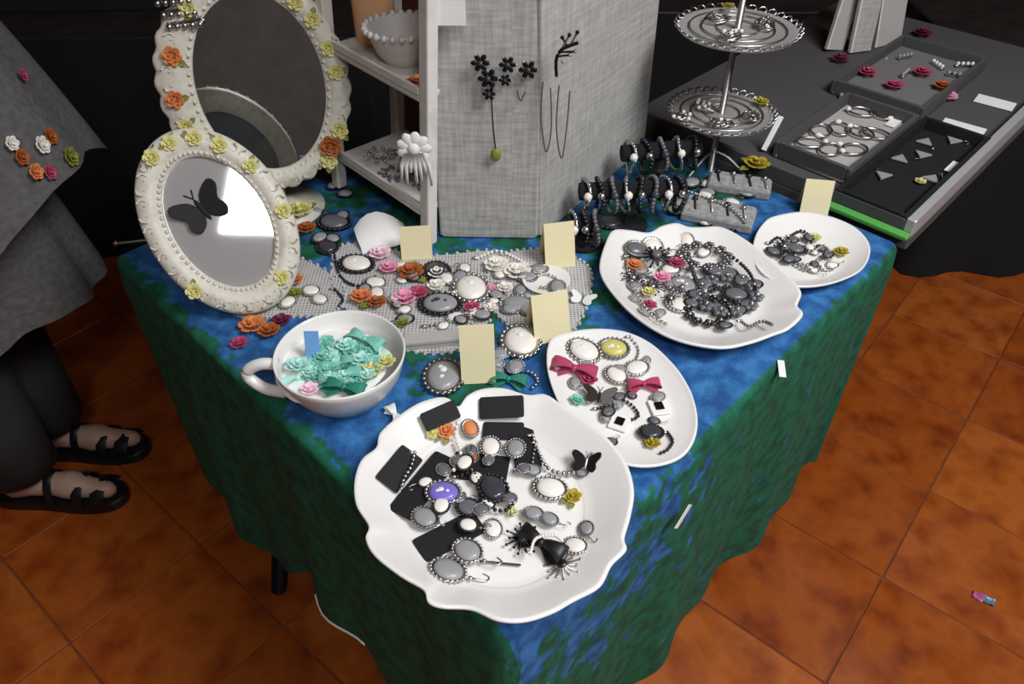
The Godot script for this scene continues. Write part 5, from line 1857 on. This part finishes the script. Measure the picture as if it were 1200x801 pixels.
func shopper() -> void:
	var o := Vector3(-1.16, 0, -1.22)
	var t := thing("person", "person in a grey poncho with appliqué flowers and black strappy sandals", "person", o)
	# facing +x; local coordinates
	var bones := []
	for s in [-1.0, 1.0]:
		var z: float = 0.075 * s
		bones.append([Vector3(0, 0.92, z * 1.1), Vector3(0.02, 0.5, z), 0.085, 0.058])
		bones.append([Vector3(0.02, 0.5, z), Vector3(-0.01, 0.1, z), 0.056, 0.036])
		bones.append([Vector3(-0.02, 0.065, z), Vector3(0.10, 0.058, z), 0.032, 0.028])
		bones.append([Vector3(0.10, 0.055, z), Vector3(0.185, 0.046, z + 0.006 * s), 0.03, 0.022])
		bones.append([Vector3(-0.035, 0.06, z), Vector3(-0.01, 0.1, z), 0.028, 0.034])
		bones.append([Vector3(0, 1.36, 0.17 * s), Vector3(-0.02, 1.12, 0.22 * s), 0.05, 0.042])
		bones.append([Vector3(-0.02, 1.12, 0.22 * s), Vector3(0.17, 1.02, 0.12 * s), 0.04, 0.03])
		for k in 5:
			var w := Vector3(0.18, 1.015, 0.11 * s)
			var tip := w + Vector3(0.085 - 0.01 * absf(k - 2.0), -0.02 - (0.03 if k == 4 else 0.0), (-0.03 + 0.016 * k) * s)
			bones.append([w, tip, 0.014 if k < 4 else 0.012, 0.008])
	bones.append([Vector3(0, 0.94, -0.06), Vector3(0, 0.94, 0.06), 0.115, 0.115])
	bones.append([Vector3(0, 0.95, 0), Vector3(0, 1.15, 0), 0.115, 0.11])
	bones.append([Vector3(0, 1.28, -0.08), Vector3(0, 1.28, 0.08), 0.105, 0.105])
	bones.append([Vector3(0, 1.37, -0.14), Vector3(0, 1.37, 0.14), 0.05, 0.05])
	bones.append([Vector3(0, 1.38, 0), Vector3(0.02, 1.48, 0), 0.055, 0.05])
	bones.append([Vector3(0.02, 1.60, 0), Vector3(0.045, 1.53, 0), 0.088, 0.06])
	bones.append([Vector3(0.105, 1.585, 0), Vector3(0.118, 1.56, 0), 0.010, 0.014])
	var st := open()
	nets(st, bones, Vector3(-0.2, 0.0, -0.36), Vector3(0.36, 1.72, 0.36), 0.013, 0.025)
	part("body", st, M.skin, t)
	st = open()
	ball(st, Vector3(-0.01, 1.615, 0), Vector3(0.105, 0.105, 0.1), 20, 12)
	ball(st, Vector3(-0.05, 1.53, 0), Vector3(0.065, 0.1, 0.085), 16, 10)
	part("hair", st, M.hair, t)
	# dark wide trousers
	var trouser := mat(rgb(42, 41, 44), 0.9)
	for s in [-1.0, 1.0]:
		st = open()
		lathe(st, [Vector2(0.075, 0.13), Vector2(0.082, 0.13), Vector2(0.085, 0.3), Vector2(0.09, 0.5), Vector2(0.105, 0.72), Vector2(0.11, 0.95)], 26, Vector3(0.005, 0, 0.075 * s))
		part("trouser_leg", st, trouser, t)
	# tunic and poncho
	var tunic := grained(mat(rgb(104, 101, 98), 0.95), noise_tex(0.06, [rgb(170, 170, 170), Color.WHITE], 256, 4, 61), 4.0)
	var poncho := grained(mat(rgb(110, 108, 105), 0.95), noise_tex(0.05, [rgb(170, 170, 170), Color.WHITE], 256, 4, 62), 5.0)
	var garment := func(top_y: float, hem: Callable, rx: Callable, rz: float, fold: float) -> SurfaceTool:
		var g := open()
		var rows := []
		for i in 16:
			var f := i / 15.0
			var row := PackedVector3Array()
			for j in 96:
				var a := TAU * j / 96
				var y := lerpf(top_y, hem.call(a), f)
				var spread: float = sqrt(f)
				var r := 1.0 + fold * f * sin(a * 9.0) + 0.5 * fold * f * sin(a * 17.0 + 1.0)
				var c := 0.0
				row.append(Vector3(lerpf(0.05, rx.call(a), spread) * cos(a) * r + c, y, lerpf(0.06, rz, spread) * sin(a) * r))
			rows.append(row)
		sheet(g, rows, true)
		return g
	part("tunic", garment.call(1.3, func(a): return 0.58 + 0.02 * sin(a * 3.0), func(a): return 0.31, 0.27, 0.03), tunic, t)
	var pr := func(a): return 0.40 if cos(a) > 0 else 0.30
	part("poncho", garment.call(1.42, func(a): return 0.88 - 0.10 * pow(absf(cos(2.0 * (a + 0.72))), 3.0), pr, 0.36, 0.02), poncho, t)
	# appliqué flowers on the poncho, seated on its surface where the picture shows them
	for q in [[57, 160, 22, M.rust], [24, 184, 22, M.rust], [40, 201, 22, M.orange], [57, 202, 20, M.rose_red], [80, 184, 26, M.olive], [47, 170, 24, M.cream_stone], [25, 88, 16, M.rose_red], [12, 168, 20, M.cream_stone]]:
		var r := ray(q[0], q[1]).normalized()
		var hit := Vector3.ZERO
		for i in 400:
			var p := EYE + r * (0.9 + i * 0.005) - o
			var f := clampf((1.42 - p.y) / 0.55, 0.0, 1.0)
			var e := Vector2(p.x / lerpf(0.05, 0.40, sqrt(f)), p.z / lerpf(0.06, 0.36, sqrt(f)))
			if p.y < 1.42 and e.length() < 1.03:
				hit = p
				break
		if hit == Vector3.ZERO: continue
		var nrm := Vector3(hit.x, 0.1, hit.z).normalized()
		var x := nrm.cross(Vector3.UP).normalized()
		var fl := part("flower", rose_mesh(), q[3], t)
		var s: float = q[2] * per_px(hit + o)
		fl.transform = Transform3D(Basis(x * s, nrm * s, x.cross(nrm) * s), hit)
	# sandals
	for s in [-1.0, 1.0]:
		var z: float = 0.075 * s
		st = open()
		var sole := smooth_loop([Vector2(-0.075, -0.03), Vector2(-0.085, 0.0), Vector2(-0.075, 0.03), Vector2(0.03, 0.036), Vector2(0.13, 0.047), Vector2(0.2, 0.036), Vector2(0.222, 0.0), Vector2(0.2, -0.034), Vector2(0.13, -0.045), Vector2(0.03, -0.034)], 4)
		slab(st, sole, 0.0, 0.03, 0.004, Vector3(0, 0, z))
		var sd := part("sandal", st, M.black_leather, t)
		for q in [[0.17, 0.05, 0.047, 0.034], [0.125, 0.062, 0.051, 0.026], [0.06, 0.082, 0.044, 0.02]]:
			st = open()
			var rows := []
			for i in 13:
				var a := PI * i / 12.0
				var row := PackedVector3Array()
				for j in 3:
					row.append(Vector3(q[0] + (j - 1) * q[3] * 0.5, 0.022 + sin(a) * (q[1] - 0.008 + (0.006 if j == 1 else 0.0)), z + cos(a) * q[2]))
				rows.append(row)
			sheet(st, rows)
			part("strap", st, M.black_leather, sd)
		st = open()
		var loop := []
		for i in 20: loop.append(Vector3(-0.012 + cos(TAU * i / 20) * 0.044, 0.115, z + sin(TAU * i / 20) * 0.042))
		tube(st, loop, 0.008, 6, true)
		part("ankle_strap", st, M.black_leather, sd)
